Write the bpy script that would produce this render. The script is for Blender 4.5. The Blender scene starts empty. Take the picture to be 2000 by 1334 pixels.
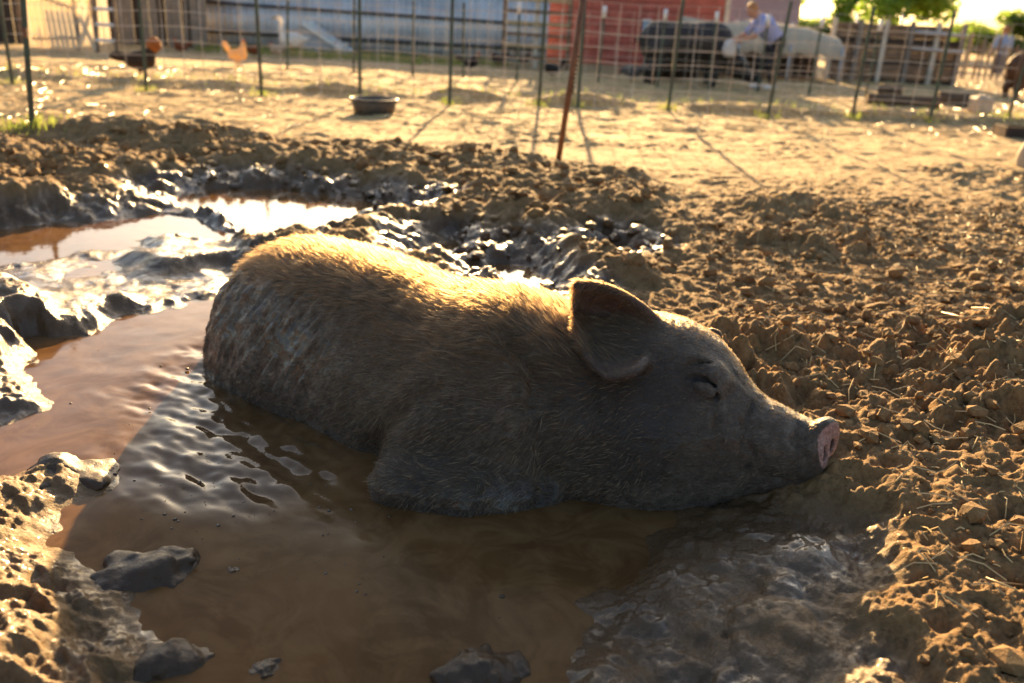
import bpy, bmesh, math, random
import numpy as np
from mathutils import Matrix, Vector

# ---------------------------------------------------------------- camera, sky, sun, exposure
SC = bpy.context.scene
COL = SC.collection
CAM_H, PITCH, ROLL, FPX = 1.05, math.radians(20.8), math.radians(2.9), 1700.0
_F = np.array([0, math.cos(PITCH), -math.sin(PITCH)])
_R0 = np.array([1.0, 0, 0]); _U0 = np.cross(_R0, _F)
_R = _R0 * math.cos(ROLL) + _U0 * math.sin(ROLL)
_U = -_R0 * math.sin(ROLL) + _U0 * math.cos(ROLL)
_C = np.array([0, 0, CAM_H])
cam_data = bpy.data.cameras.new('camera')
cam = bpy.data.objects.new('camera', cam_data); COL.objects.link(cam)
cam.matrix_world = Matrix(((_R[0], _U[0], -_F[0], _C[0]), (_R[1], _U[1], -_F[1], _C[1]), (_R[2], _U[2], -_F[2], _C[2]), (0, 0, 0, 1)))
cam_data.sensor_fit = 'HORIZONTAL'; cam_data.sensor_width = 36.0; cam_data.lens = FPX / 2000 * 36.0
cam_data.clip_start = 0.05; cam_data.clip_end = 2000
cam_data.dof.use_dof = True; cam_data.dof.focus_distance = 2.03; cam_data.dof.aperture_fstop = 2.6
SC.camera = cam

SUN_EL, SUN_AZ = math.radians(14.5), math.radians(1.5)      # azimuth to the right of +Y, the way the camera looks
world = bpy.data.worlds.new('World'); SC.world = world; world.use_nodes = True
wn = world.node_tree.nodes; wl = world.node_tree.links
for n in list(wn): wn.remove(n)
sky = wn.new('ShaderNodeTexSky'); sky.sky_type = 'NISHITA'; sky.sun_disc = False
sky.sun_elevation = SUN_EL; sky.sun_rotation = SUN_AZ; sky.air_density = 1.0; sky.dust_density = 3.0; sky.ozone_density = 1.0
bg = wn.new('ShaderNodeBackground'); bg.inputs['Strength'].default_value = 0.062
wo = wn.new('ShaderNodeOutputWorld')
wl.new(sky.outputs[0], bg.inputs['Color']); wl.new(bg.outputs[0], wo.inputs['Surface'])
sun_data = bpy.data.lights.new('sun', 'SUN'); sun_data.energy = 5.0; sun_data.angle = math.radians(0.5); sun_data.color = (1.0, 0.645, 0.275)
sun = bpy.data.objects.new('sun', sun_data); COL.objects.link(sun); sun.location = (0, 0, 8)
_sd = Vector((math.sin(SUN_AZ) * math.cos(SUN_EL), math.cos(SUN_AZ) * math.cos(SUN_EL), math.sin(SUN_EL)))
sun.rotation_euler = _sd.to_track_quat('Z', 'Y').to_euler()
SC.view_settings.view_transform = 'Standard'; SC.view_settings.look = 'None'
SC.view_settings.exposure = 2.3; SC.view_settings.gamma = 1.0; SC.view_settings.use_curve_mapping = False
SC.render.engine = 'CYCLES'
SC.cycles.use_denoising = True
SC.cycles.max_bounces = 8; SC.cycles.transparent_max_bounces = 8
SC.cycles.sample_clamp_indirect = 6.0; SC.cycles.sample_clamp_direct = 0.0
SC.cycles.caustics_reflective = False; SC.cycles.caustics_refractive = False

# ---------------------------------------------------------------- helpers
def ray(x, y):
    return _F + _R * (x - 1000) / FPX - _U * (y - 667) / FPX
def onz(x, y, z=0.0):                       # photograph pixel -> point on the level z
    d = ray(x, y); return _C + d * ((z - _C[2]) / d[2])
def ony(x, y, Y):                           # photograph pixel -> point at the distance Y
    d = ray(x, y); return _C + d * (Y / d[1])

def tag(o, label=None, cat=None, group=None, kind=None):
    if label: o['label'] = label
    if cat: o['category'] = cat
    if group: o['group'] = group
    if kind: o['kind'] = kind
    return o
def link(o, parent=None):
    COL.objects.link(o)
    if parent is not None: o.parent = parent
    return o
def empty(name, loc=(0, 0, 0), rz=0.0):
    o = bpy.data.objects.new(name, None); o.location = loc; o.rotation_euler = (0, 0, rz); o.empty_display_size = 0.1
    return link(o)
def mesh_np(name, verts, faces, mat=None, parent=None, smooth=True):
    verts = np.asarray(verts, np.float32); faces = np.asarray(faces, np.int32)
    me = bpy.data.meshes.new(name)
    nf, k = faces.shape
    me.vertices.add(len(verts)); me.vertices.foreach_set('co', verts.ravel())
    me.loops.add(nf * k); me.loops.foreach_set('vertex_index', faces.ravel())
    me.polygons.add(nf); me.polygons.foreach_set('loop_start', np.arange(0, nf * k, k, dtype=np.int32))
    me.polygons.foreach_set('use_smooth', np.full(nf, smooth, dtype=bool))
    me.update(calc_edges=True)
    if mat is not None: me.materials.append(mat)
    return link(bpy.data.objects.new(name, me), parent)
def attr(o, name, vals):
    a = o.data.attributes.new(name, 'FLOAT', 'POINT'); a.data.foreach_set('value', np.asarray(vals, np.float32).ravel())

def frame_along(t):
    """rotation whose Z runs along t; X stays level for upright pieces and stands up for level ones"""
    z = Vector(t).normalized(); ref = Vector((1, 0, 0)) if abs(z.z) > 0.75 else Vector((0, 0, 1))
    x = (ref - z * ref.dot(z)).normalized(); y = z.cross(x)
    return Matrix(((x.x, y.x, z.x), (x.y, y.y, z.y), (x.z, y.z, z.z)))
class MB:
    """collects boxes, bars, tubes and lathes, built as ONE mesh object"""
    def __init__(self): self.bm = bmesh.new()
    def box(self, c, s, rot=None, bevel=0.0):
        r = bmesh.ops.create_cube(self.bm, size=1.0)
        M = Matrix.Translation(Vector(c)) @ (rot.to_4x4() if rot is not None else Matrix.Identity(4)) @ Matrix.Diagonal((s[0], s[1], s[2], 1))
        bmesh.ops.transform(self.bm, matrix=M, verts=r['verts'])
        if bevel:
            es = list({e for v in r['verts'] for e in v.link_edges})
            bmesh.ops.bevel(self.bm, geom=es, offset=bevel, segments=1, affect='EDGES', profile=0.5)
        return self
    def tube(self, pts, radii, n=8, cap=True):
        pts = [Vector(p) for p in pts]
        if not hasattr(radii, '__len__'): radii = [radii] * len(pts)
        rings = []; up = None
        for i, p in enumerate(pts):
            t = (pts[min(i + 1, len(pts) - 1)] - pts[max(i - 1, 0)]).normalized()
            if up is None: up = t.orthogonal().normalized()
            up = (up - t * up.dot(t)).normalized(); s = t.cross(up)
            rings.append([self.bm.verts.new(p + (up * math.cos(2 * math.pi * k / n) + s * math.sin(2 * math.pi * k / n)) * radii[i]) for k in range(n)])
        for a, b in zip(rings, rings[1:]):
            for k in range(n): self.bm.faces.new((a[k], a[(k + 1) % n], b[(k + 1) % n], b[k]))
        if cap:
            self.bm.faces.new(rings[0][::-1]); self.bm.faces.new(rings[-1])
        return self
    def lathe(self, prof, n=24, c=(0, 0, 0)):
        rings = []
        for r, z in prof:
            rings.append([self.bm.verts.new((c[0] + r * math.cos(2 * math.pi * k / n), c[1] + r * math.sin(2 * math.pi * k / n), c[2] + z)) for k in range(n)])
        for a, b in zip(rings, rings[1:]):
            for k in range(n): self.bm.faces.new((a[k], a[(k + 1) % n], b[(k + 1) % n], b[k]))
        self.bm.faces.new(rings[0][::-1]); self.bm.faces.new(rings[-1])
        return self
    def poly(self, pts):
        self.bm.faces.new([self.bm.verts.new(p) for p in pts]); return self
    def build(self, name, mat, parent=None, smooth=False):
        bmesh.ops.recalc_face_normals(self.bm, faces=self.bm.faces)
        me = bpy.data.meshes.new(name); self.bm.to_mesh(me); self.bm.free()
        if smooth: me.polygons.foreach_set('use_smooth', np.ones(len(me.polygons), dtype=bool))
        me.materials.append(mat)
        return link(bpy.data.objects.new(name, me), parent)

# ---- value noise in numpy
def _hash(ix, iy, iz, seed):
    h = (ix.astype(np.uint32) * np.uint32(374761393)) ^ (iy.astype(np.uint32) * np.uint32(668265263)) ^ (iz.astype(np.uint32) * np.uint32(2147483647 - 58)) ^ np.uint32((seed * 974711 + 12345) & 0xffffffff)
    h = (h ^ (h >> np.uint32(13))) * np.uint32(1274126177)
    h = (h ^ (h >> np.uint32(16))) * np.uint32(2246822519)
    return ((h ^ (h >> np.uint32(13))) & np.uint32(0xffffff)).astype(np.float32) / np.float32(16777215.0)
def noise2(x, y, seed=0):
    xi = np.floor(x).astype(np.int64); yi = np.floor(y).astype(np.int64)
    fx = (x - xi).astype(np.float32); fy = (y - yi).astype(np.float32)
    fx = fx * fx * (3 - 2 * fx); fy = fy * fy * (3 - 2 * fy); z = np.zeros_like(xi)
    a = _hash(xi, yi, z, seed); b = _hash(xi + 1, yi, z, seed); c = _hash(xi, yi + 1, z, seed); d = _hash(xi + 1, yi + 1, z, seed)
    return (a + (b - a) * fx) * (1 - fy) + (c + (d - c) * fx) * fy - 0.5
def noise3(p, seed=0):
    i = np.floor(p).astype(np.int64); f = (p - i).astype(np.float32); f = f * f * (3 - 2 * f)
    out = 0
    for dx in (0, 1):
        for dy in (0, 1):
            for dz in (0, 1):
                w = (f[:, 0] if dx else 1 - f[:, 0]) * (f[:, 1] if dy else 1 - f[:, 1]) * (f[:, 2] if dz else 1 - f[:, 2])
                out = out + w * _hash(i[:, 0] + dx, i[:, 1] + dy, i[:, 2] + dz, seed)
    return out - 0.5
def fbm2(x, y, s, octv=4, seed=0, gain=0.5):
    o = 0; a = 1.0
    for k in range(octv):
        o = o + a * noise2(x / s + 17.3 * k, y / s - 9.1 * k, seed + k); s *= 0.5; a *= gain
    return o
def sstep(a, b, x):
    t = np.clip((x - a) / (b - a), 0, 1); return t * t * (3 - 2 * t)
def poly_sd(x, y, P):
    """signed distance to a polygon, negative inside"""
    P = np.asarray(P, np.float32); n = len(P); d = np.full(x.shape, 1e9, np.float32); ins = np.zeros(x.shape, bool)
    for i in range(n):
        ax, ay = P[i]; bx, by = P[(i + 1) % n]; ex, ey = bx - ax, by - ay
        wx, wy = x - ax, y - ay
        t = np.clip((wx * ex + wy * ey) / (ex * ex + ey * ey + 1e-12), 0, 1)
        d = np.minimum(d, (wx - ex * t) ** 2 + (wy - ey * t) ** 2)
        c = ((ay > y) != (by > y)) & (x < (bx - ax) * (y - ay) / ((by - ay) if by != ay else 1e-9) + ax)
        ins ^= c
    d = np.sqrt(d); return np.where(ins, -d, d)

# ---- signed distance shapes and a surface-nets mesher
def smin(a, b, k):
    h = np.maximum(k - np.abs(a - b), 0) / k
    return np.minimum(a, b) - h * h * k * 0.25
def smax(a, b, k): return -smin(-a, -b, k)
def rot_zyx(yaw, pitch=0.0, roll=0.0):
    cy, sy, cp, sp, cr, sr = math.cos(yaw), math.sin(yaw), math.cos(pitch), math.sin(pitch), math.cos(roll), math.sin(roll)
    Rz = np.array([[cy, -sy, 0], [sy, cy, 0], [0, 0, 1]]); Ry = np.array([[cp, 0, sp], [0, 1, 0], [-sp, 0, cp]]); Rx = np.array([[1, 0, 0], [0, cr, -sr], [0, sr, cr]])
    return Rz @ Ry @ Rx
def ell(P, c, r, yaw=0.0, pitch=0.0, roll=0.0):
    q = (P - np.asarray(c)) @ rot_zyx(math.radians(yaw), math.radians(pitch), math.radians(roll))
    r = np.asarray(r, float); k0 = np.sqrt(((q / r) ** 2).sum(1)); k1 = np.sqrt(((q / (r * r)) ** 2).sum(1)) + 1e-9
    return k0 * (k0 - 1.0) / k1
def cone(P, a, b, ra, rb):
    a = np.asarray(a, float); b = np.asarray(b, float); e = b - a; L = (e * e).sum()
    t = np.clip(((P - a) @ e) / L, 0, 1)
    return np.sqrt(((P - a - t[:, None] * e) ** 2).sum(1)) - (ra + (rb - ra) * t)
def chain(P, pts, radii, k=0.02):
    d = None
    for i in range(len(pts) - 1):
        c = cone(P, pts[i], pts[i + 1], radii[i], radii[i + 1]); d = c if d is None else smin(d, c, k)
    return d
def nets(f, lo, hi, h, coarse=4, band=1.8):
    """mesh of f(P) = 0: coarse pass, then a narrow band of fine samples, then surface nets"""
    lo = np.asarray(lo, float); H = h * coarse
    n = np.ceil((np.asarray(hi, float) - lo) / H).astype(int) + 1
    g = np.stack(np.meshgrid(*[lo[k] + H * (np.arange(n[k]) + 0.5) for k in range(3)], indexing='ij'), -1).reshape(-1, 3)
    v = f(g).reshape(n)
    V = np.repeat(np.repeat(np.repeat(np.where(v > 0, 1.0, -1.0).astype(np.float32), coarse, 0), coarse, 1), coarse, 2)
    cells = np.argwhere(np.abs(v) < H * band)
    off = np.stack(np.meshgrid(*[np.arange(coarse)] * 3, indexing='ij'), -1).reshape(-1, 3)
    idx = (cells[:, None, :] * coarse + off[None]).reshape(-1, 3)
    V[idx[:, 0], idx[:, 1], idx[:, 2]] = f(lo + (idx + 0.5) * h)
    # cells (corner = idx) with a sign change
    S = V < 0
    m = np.zeros(np.array(V.shape) - 1, np.uint8); A = S[:-1, :-1, :-1]
    for dx in (0, 1):
        for dy in (0, 1):
            for dz in (0, 1): m |= (S[dx:dx + m.shape[0], dy:dy + m.shape[1], dz:dz + m.shape[2]] != A).astype(np.uint8)
    ci = np.argwhere(m); ids = np.full(m.shape, -1, np.int32); ids[ci[:, 0], ci[:, 1], ci[:, 2]] = np.arange(len(ci))
    acc = np.zeros((len(ci), 3)); cnt = np.zeros(len(ci))
    corners = [(dx, dy, dz) for dx in (0, 1) for dy in (0, 1) for dz in (0, 1)]
    cv = {c: V[ci[:, 0] + c[0], ci[:, 1] + c[1], ci[:, 2] + c[2]] for c in corners}
    for c in corners:
        for ax in range(3):
            if c[ax] == 0:
                c2 = list(c); c2[ax] = 1; a, b = cv[c], cv[tuple(c2)]
                cr = (a < 0) != (b < 0); t = np.where(cr, a / np.where(cr, a - b, 1), 0)
                p = np.tile(np.array(c, float), (len(ci), 1)); p[:, ax] += t
                acc[cr] += p[cr]; cnt[cr] += 1
    verts = lo + (ci + 0.5 + acc / np.maximum(cnt, 1)[:, None]) * h
    faces = []
    for ax in range(3):
        u, w = (ax + 1) % 3, (ax + 2) % 3
        a = [slice(1, -1)] * 3; b = [slice(1, -1)] * 3
        sa = S; e = np.zeros_like(S)
        sl0 = [slice(None)] * 3; sl1 = [slice(None)] * 3; sl0[ax] = slice(0, -1); sl1[ax] = slice(1, None)
        ch = S[tuple(sl0)] != S[tuple(sl1)]
        ed = np.argwhere(ch); ed = ed[(ed[:, u] > 0) & (ed[:, w] > 0) & (ed[:, u] < S.shape[u] - 1) & (ed[:, w] < S.shape[w] - 1)]
        du = np.zeros(3, int); du[u] = 1; dw = np.zeros(3, int); dw[w] = 1
        q = [ids[tuple((ed - d).T)] for d in (du * 0, du, du + dw, dw)]
        q = np.stack(q, 1); flip = S[tuple(ed.T)]
        q = np.where(flip[:, None], q, q[:, ::-1]); q = q[(q >= 0).all(1)]
        faces.append(q)
    return verts, np.concatenate(faces)
def relax(verts, faces, it=2, lam=0.5):
    n = len(verts); e = np.concatenate([faces[:, [k, (k + 1) % 4]] for k in range(4)])
    for _ in range(it):
        s = np.zeros_like(verts); c = np.bincount(e[:, 0], minlength=n) + np.bincount(e[:, 1], minlength=n)
        for k in range(3):
            s[:, k] = np.bincount(e[:, 0], verts[e[:, 1], k], n) + np.bincount(e[:, 1], verts[e[:, 0], k], n)
        verts = verts + lam * (s / np.maximum(c, 1)[:, None] - verts)
    return verts
def sdf_obj(name, f, lo, hi, h, mat, parent=None, it=2):
    v, q = nets(f, lo, hi, h); v = relax(v, q, it)
    return mesh_np(name, v, q, mat, parent)

# ---- material helpers
class NT:
    def __init__(self, name):
        self.m = bpy.data.materials.new(name); self.m.use_nodes = True; self.t = self.m.node_tree
        self.n = self.t.nodes; self.l = self.t.links
        self.b = self.n['Principled BSDF']; self.out = self.n['Material Output']
    def new(self, t, **kw):
        n = self.n.new(t)
        for k, v in kw.items(): setattr(n, k, v)
        return n
    def set(self, node, **kw):
        for k, v in kw.items():
            s = node.inputs[k.replace('_', ' ')]
            if hasattr(v, 'links') or isinstance(v, bpy.types.NodeSocket): self.l.new(v, s)
            else: s.default_value = v
        return node
    def co(self, kind='Object'):
        return self.new('ShaderNodeTexCoord').outputs[kind]
    def noise(self, vec, scale, detail=5, rough=0.6, dist=0.0):
        n = self.new('ShaderNodeTexNoise'); self.l.new(vec, n.inputs['Vector'])
        n.inputs['Scale'].default_value = scale; n.inputs['Detail'].default_value = detail; n.inputs['Roughness'].default_value = rough; n.inputs['Distortion'].default_value = dist
        return n.outputs['Fac']
    def ramp(self, fac, stops):
        r = self.new('ShaderNodeValToRGB'); self.l.new(fac, r.inputs[0]); e = r.color_ramp.elements
        while len(e) < len(stops): e.new(0.5)
        for k, (p, c) in enumerate(stops):
            e[k].position = p; e[k].color = (c, c, c, 1) if not hasattr(c, '__len__') else (*c, 1)
        return r.outputs[0]
    def mix(self, fac, a, b, mode='MIX'):
        m = self.new('ShaderNodeMix', data_type='RGBA', blend_type=mode)
        for s, v in ((m.inputs[0], fac), (m.inputs[6], a), (m.inputs[7], b)):
            if isinstance(v, bpy.types.NodeSocket): self.l.new(v, s)
            else: s.default_value = v if not hasattr(v, '__len__') else (*v, 1)[:4]
        return m.outputs[2]
    def math(self, op, a, b=0.0, c=None):
        m = self.new('ShaderNodeMath', operation=op)
        for s, v in zip(m.inputs, (a, b, c)):
            if v is None: continue
            if isinstance(v, bpy.types.NodeSocket): self.l.new(v, s)
            else: s.default_value = v
        return m.outputs[0]
    def attr(self, name):
        a = self.new('ShaderNodeAttribute', attribute_name=name); return a.outputs['Fac']
    def bump(self, h, strength=0.4, dist=0.01, normal=None):
        b = self.new('ShaderNodeBump'); self.l.new(h, b.inputs['Height']); b.inputs['Strength'].default_value = strength; b.inputs['Distance'].default_value = dist
        if normal is not None: self.l.new(normal, b.inputs['Normal'])
        return b.outputs[0]
def simple(name, col, rough=0.7, var=0.25, scale=8.0, metal=0.0, bump=0.0, spec=0.5, col2=None):
    t = NT(name); c = t.co(); n = t.noise(c, scale, 5, 0.65)
    dark = col2 if col2 else tuple(k * (1 - var) for k in col)
    cc = t.mix(t.ramp(n, [(0.35, 0.0), (0.65, 1.0)]), dark, col)
    t.set(t.b, Base_Color=cc, Roughness=rough, Metallic=metal, Specular_IOR_Level=spec)
    if bump: t.set(t.b, Normal=t.bump(t.noise(c, scale * 6, 5), bump, 0.01))
    return t.m

# ---------------------------------------------------------------- ground: one sheet from the wallow to the horizon
def pz(pts, z=0.0): return [tuple(onz(x, y, z)[:2]) for x, y in pts]
POOLS = [
    pz([(-160, 900), (-60, 860), (0, 858), (50, 815), (58, 770), (78, 715), (95, 665), (170, 655), (235, 612), (330, 592), (420, 575), (470, 548), (520, 530)])
    + [(-0.72, 3.0), (-0.45, 2.8), (-0.1, 2.62), (0.2, 2.42), (0.4, 2.25), (0.52, 2.05), (0.56, 1.86)]
    + pz([(1420, 1000), (1350, 1015), (1270, 1060), (1215, 1130), (1130, 1180), (1165, 1260), (1120, 1334), (1060, 1420), (960, 1520), (420, 1520), (330, 1420), (300, 1334), (290, 1260), (235, 1200), (200, 1130), (150, 1075), (118, 1020), (150, 985), (185, 940), (190, 915), (150, 900), (60, 912), (-60, 930)]),
    pz([(318, 380), (430, 368), (560, 362), (650, 380), (740, 393), (825, 410), (770, 424), (700, 430), (665, 450), (600, 472), (540, 478), (480, 462), (430, 442), (415, 420), (365, 402)]),
    pz([(-120, 470), (0, 448), (100, 432), (200, 428), (330, 418), (420, 428), (480, 462), (430, 478), (330, 462), (220, 480), (110, 508), (0, 530), (-120, 560)]),
    pz([(810, 495), (840, 478), (885, 474), (915, 487), (890, 506), (860, 518), (820, 512)]),
    pz([(930, 535), (975, 518), (1020, 525), (1060, 545), (1085, 580), (1040, 592), (980, 570)]),
    pz([(1160, 500), (1195, 490), (1215, 500), (1190, 512)]),
]
FLAT_L = pz([(-200, 570), (0, 520), (110, 500), (230, 475), (340, 460), (440, 478), (500, 500), (480, 545), (420, 575), (330, 590), (230, 610), (170, 655), (80, 690), (-60, 760), (-200, 800)])
FLAT_R = pz([(1290, 1010), (1420, 985), (1560, 968), (1660, 1010), (1760, 1080), (1730, 1190), (1690, 1334), (1640, 1500), (1000, 1500), (1150, 1260), (1220, 1110)])
BIG = pz([(-300, 330), (0, 290), (330, 285), (620, 300), (850, 320), (1240, 365), (1330, 470), (1260, 560), (1150, 640), (900, 640), (620, 520), (440, 470), (300, 400), (100, 440), (-300, 500)])
BANK = pz([(-400, 880), (0, 905), (150, 895), (195, 915), (150, 980), (118, 1020), (160, 1080), (215, 1140), (270, 1230), (300, 1334), (330, 1600), (-600, 1600)])
MOUND_L = pz([(-300, 560), (0, 590), (90, 600), (100, 660), (75, 715), (58, 770), (52, 815), (0, 860), (-300, 900)])

def clods(x, y, s, seed, fill=0.85, warp=0.35):
    """0..1 domes of broken earth, one per jittered cell"""
    wx = x + s * warp * 2 * noise2(x / s * 1.7, y / s * 1.7, seed + 91); wy = y + s * warp * 2 * noise2(x / s * 1.7 + 40, y / s * 1.7, seed + 92)
    gx = np.floor(wx / s).astype(np.int64); gy = np.floor(wy / s).astype(np.int64); out = np.zeros(x.shape, np.float32); z = np.zeros_like(gx)
    for dx in (-1, 0, 1):
        for dy in (-1, 0, 1):
            cx, cy = gx + dx, gy + dy
            jx = (cx + _hash(cx, cy, z, seed)) * s; jy = (cy + _hash(cx, cy, z + 1, seed)) * s
            r = s * (0.35 + 0.55 * _hash(cx, cy, z + 2, seed)); hh = _hash(cx, cy, z + 3, seed)
            hh = np.where(hh < fill, 0.35 + 0.65 * hh / fill, 0.0)
            d2 = ((wx - jx) ** 2 + (wy - jy) ** 2) / (r * r)
            out = np.maximum(out, hh * np.sqrt(np.maximum(0, 1 - d2)) * (r / s / 0.9))
    return out

BERM_Y = 10.35
def pools_sd(x, y):
    sd = np.full(x.shape, 1e9, np.float32)
    for P in POOLS: sd = np.minimum(sd, poly_sd(x, y, P))
    return sd
def soft(x, y, P, w): return 1 - sstep(-w, w, poly_sd(x, y, P) + 0.28 * np.minimum(w * 3, 0.35) * fbm2(x, y, 0.22, 4, 77) * 2)
def terrain(x, y):
    x = x.astype(np.float32); y = y.astype(np.float32)
    near = 1 - sstep(4.6, 9.6, y)
    sd = pools_sd(x, y)
    sdn = sd + 0.13 * fbm2(x, y, 0.30, 4, 3) * (0.45 + 0.55 * sstep(1.2, 2.2, y)) + 0.05 * fbm2(x, y, 0.07, 3, 4)
    fl = soft(x, y, FLAT_L, 0.10); fr = soft(x, y, FLAT_R, 0.10); big = soft(x, y, BIG, 0.18); bank = soft(x, y, BANK, 0.05); ml = soft(x, y, MOUND_L, 0.08)
    smooth_ = np.clip(fl + fr, 0, 1); dry = np.clip(1 - big - smooth_, 0, 1)
    h = np.where(sdn < 0, -0.10 * sstep(0, 0.22, -sdn) - 0.10 * np.clip(-sdn, 0, 0.10), 0.06 * sstep(0, 0.40, sdn))
    rg_ = np.abs(fbm2(x, y, 0.10, 5, 55, 0.6)); rough = (0.35 - rg_) * sstep(-0.02, 0.10, sdn) * (1 - sstep(4.5, 7, y))
    out = sstep(-0.03, 0.06, sdn); out2 = sstep(-0.02, 0.22, sdn)
    h = h + smooth_ * (np.where(sdn > 0, -0.048 * sstep(0, .4, sdn), 0) + out * (0.006 + (0.042 - 0.014 * fl) * fbm2(x, y, 0.28, 5, 7) + 0.022 * clods(x, y, 0.16, 17, 0.45) * (1 - 0.6 * fl) + 0.035 * fr * clods(x, y, 0.27, 29, 0.5) + 0.014 * clods(x, y, 0.05, 18, 0.5) * (1 - 0.75 * fl) + 0.05 * fr * np.maximum(0, 0.16 - np.abs(fbm2(x * 0.8 + y * 0.5, y * 0.8 - x * 0.5, 0.45, 4, 19)))))
    h = h - fl * 0.009 * out + fl * out * 0.045 * sstep(0.05, 0.35, fbm2(x, y, 0.45, 3, 73) + 0.06)
    # broken banks round the pools
    h = h + big * (out2 * (0.075 * clods(x, y, 0.36, 21, 0.9) + 0.03 + 0.05 * fbm2(x, y, 0.8, 3, 5)) + out * (0.055 * clods(x, y, 0.17, 22, 0.9) + 0.026 * clods(x, y, 0.085, 23) + 0.012 * clods(x, y, 0.042, 24)))
    h = h + rough * (0.050 * dry + 0.040 * big + 0.003 * bank + 0.012 * ml + 0.018 * fr + 0.006 * fl)
    h = h + (bank * (0.015 + 0.20 * sstep(0.0, 0.6, -poly_sd(x, y, BANK)) + 0.035 * fbm2(x, y, 0.40, 2, 31) + 0.004 * fbm2(x, y, 0.06, 3, 33)) + ml * (0.03 + 0.07 * clods(x, y, 0.30, 34, 0.95) + 0.022 * clods(x, y, 0.10, 35, 0.6) + 0.010 * clods(x, y, 0.045, 36))) * sstep(-0.03, 0.12, sdn)
    amp = 0.22 + 1.6 * np.clip(0.5 + 1.5 * fbm2(x, y, 0.8, 4, 41), 0, 1) ** 1.5
    fine = 1 - sstep(3.0, 5.0, y)
    h = h + dry * out2 * (1 - bank) * (1 - ml) * near * (0.02 + 0.035 * fbm2(x, y, 0.9, 3, 42) + amp * (0.050 * clods(x, y, 0.21, 43, 0.22) + 0.040 * clods(x, y, 0.10, 44, 0.35) + 0.026 * clods(x, y, 0.052, 45, 0.55) + fine * 0.017 * clods(x, y, 0.024, 46, 0.9)))
    far = 1 - near
    h = h + far * (0.02 * fbm2(x, y, 1.6, 4, 51) + 0.030 * clods(x, y, 0.32, 52, 0.4) + 0.020 * clods(x, y, 0.14, 53, 0.6) * (1 - sstep(9.5, 13, y)))
    # low ridge of soil along the wire fence
    h = h + 0.09 * np.exp(-((y - BERM_Y - 0.02 * x) / 0.22) ** 2) * (0.55 + 0.9 * np.clip(0.5 + fbm2(x, y, 0.7, 3, 61), 0, 1)) * sstep(-9, -5, x)
    # a long heap of turned soil behind the pools on the left
    h = h + 0.09 * np.exp(-((y - 5.9 + 0.12 * (x + 2.2)) / 0.35) ** 2) * (1 - sstep(-2.2, -0.6, x)) * np.clip(0.6 + fbm2(x, y, 0.5, 3, 62), 0, 1)
    wet = np.clip((1 - sstep(0.02, 0.38, sdn + 0.15 * fbm2(x, y, 0.25, 3, 71))) * 1.1, 0, 1)
    wet = np.maximum(wet, np.maximum(fl * 0.97, 0.9 * soft(x, y, FLAT_R, 0.22))); wet = np.maximum(wet, 0.45 * big * (1 - sstep(0.0, 0.9, sdn)))
    wet = np.where(bank > 0.3, np.minimum(wet, 0.42), wet); wet = np.maximum(wet, bank * 0.10); wet = np.maximum(wet, ml * 0.8)
    wet = wet * (1 - 0.45 * sstep(0.06, 0.16, h) * (1 - bank))
    straw = np.clip(sstep(3.2, 8.5, y + 1.3 * fbm2(x, y, 1.5, 3, 72)) * (1 - 0.7 * big), 0, 1)
    shade_yard = 0
    return h, np.clip(wet, 0, 1), straw

NC, NR = 760, 1050
Ys = np.geomspace(0.45, 13.0, NR)
Ys = np.concatenate([[-40, -15, -4, -1.0, 0.0, 0.3], Ys, [13.6, 14.5, 16, 18, 21, 26, 34, 50, 90, 160, 260]])
u = np.linspace(-1, 1, NC); u = np.concatenate([[-40, -12, -4, -2, -1.4, -1.12], u, [1.12, 1.4, 2, 4, 12, 40]])
Wd = 0.62 * np.maximum(Ys, 0.3) + 0.45
GX = np.clip(u[None, :] * Wd[:, None], -(60 + np.abs(Ys))[:, None] + u[None, :] * 0.01, (60 + np.abs(Ys))[:, None] + u[None, :] * 0.01); GY = np.repeat(Ys[:, None], len(u), 1)
gh, gwet, gstraw = terrain(GX.ravel(), GY.ravel())
nr, nc = GX.shape
ii = (np.arange(nr - 1)[:, None] * nc + np.arange(nc - 1)[None]).ravel()
gfaces = np.stack([ii, ii + 1, ii + nc + 1, ii + nc], 1)

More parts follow.
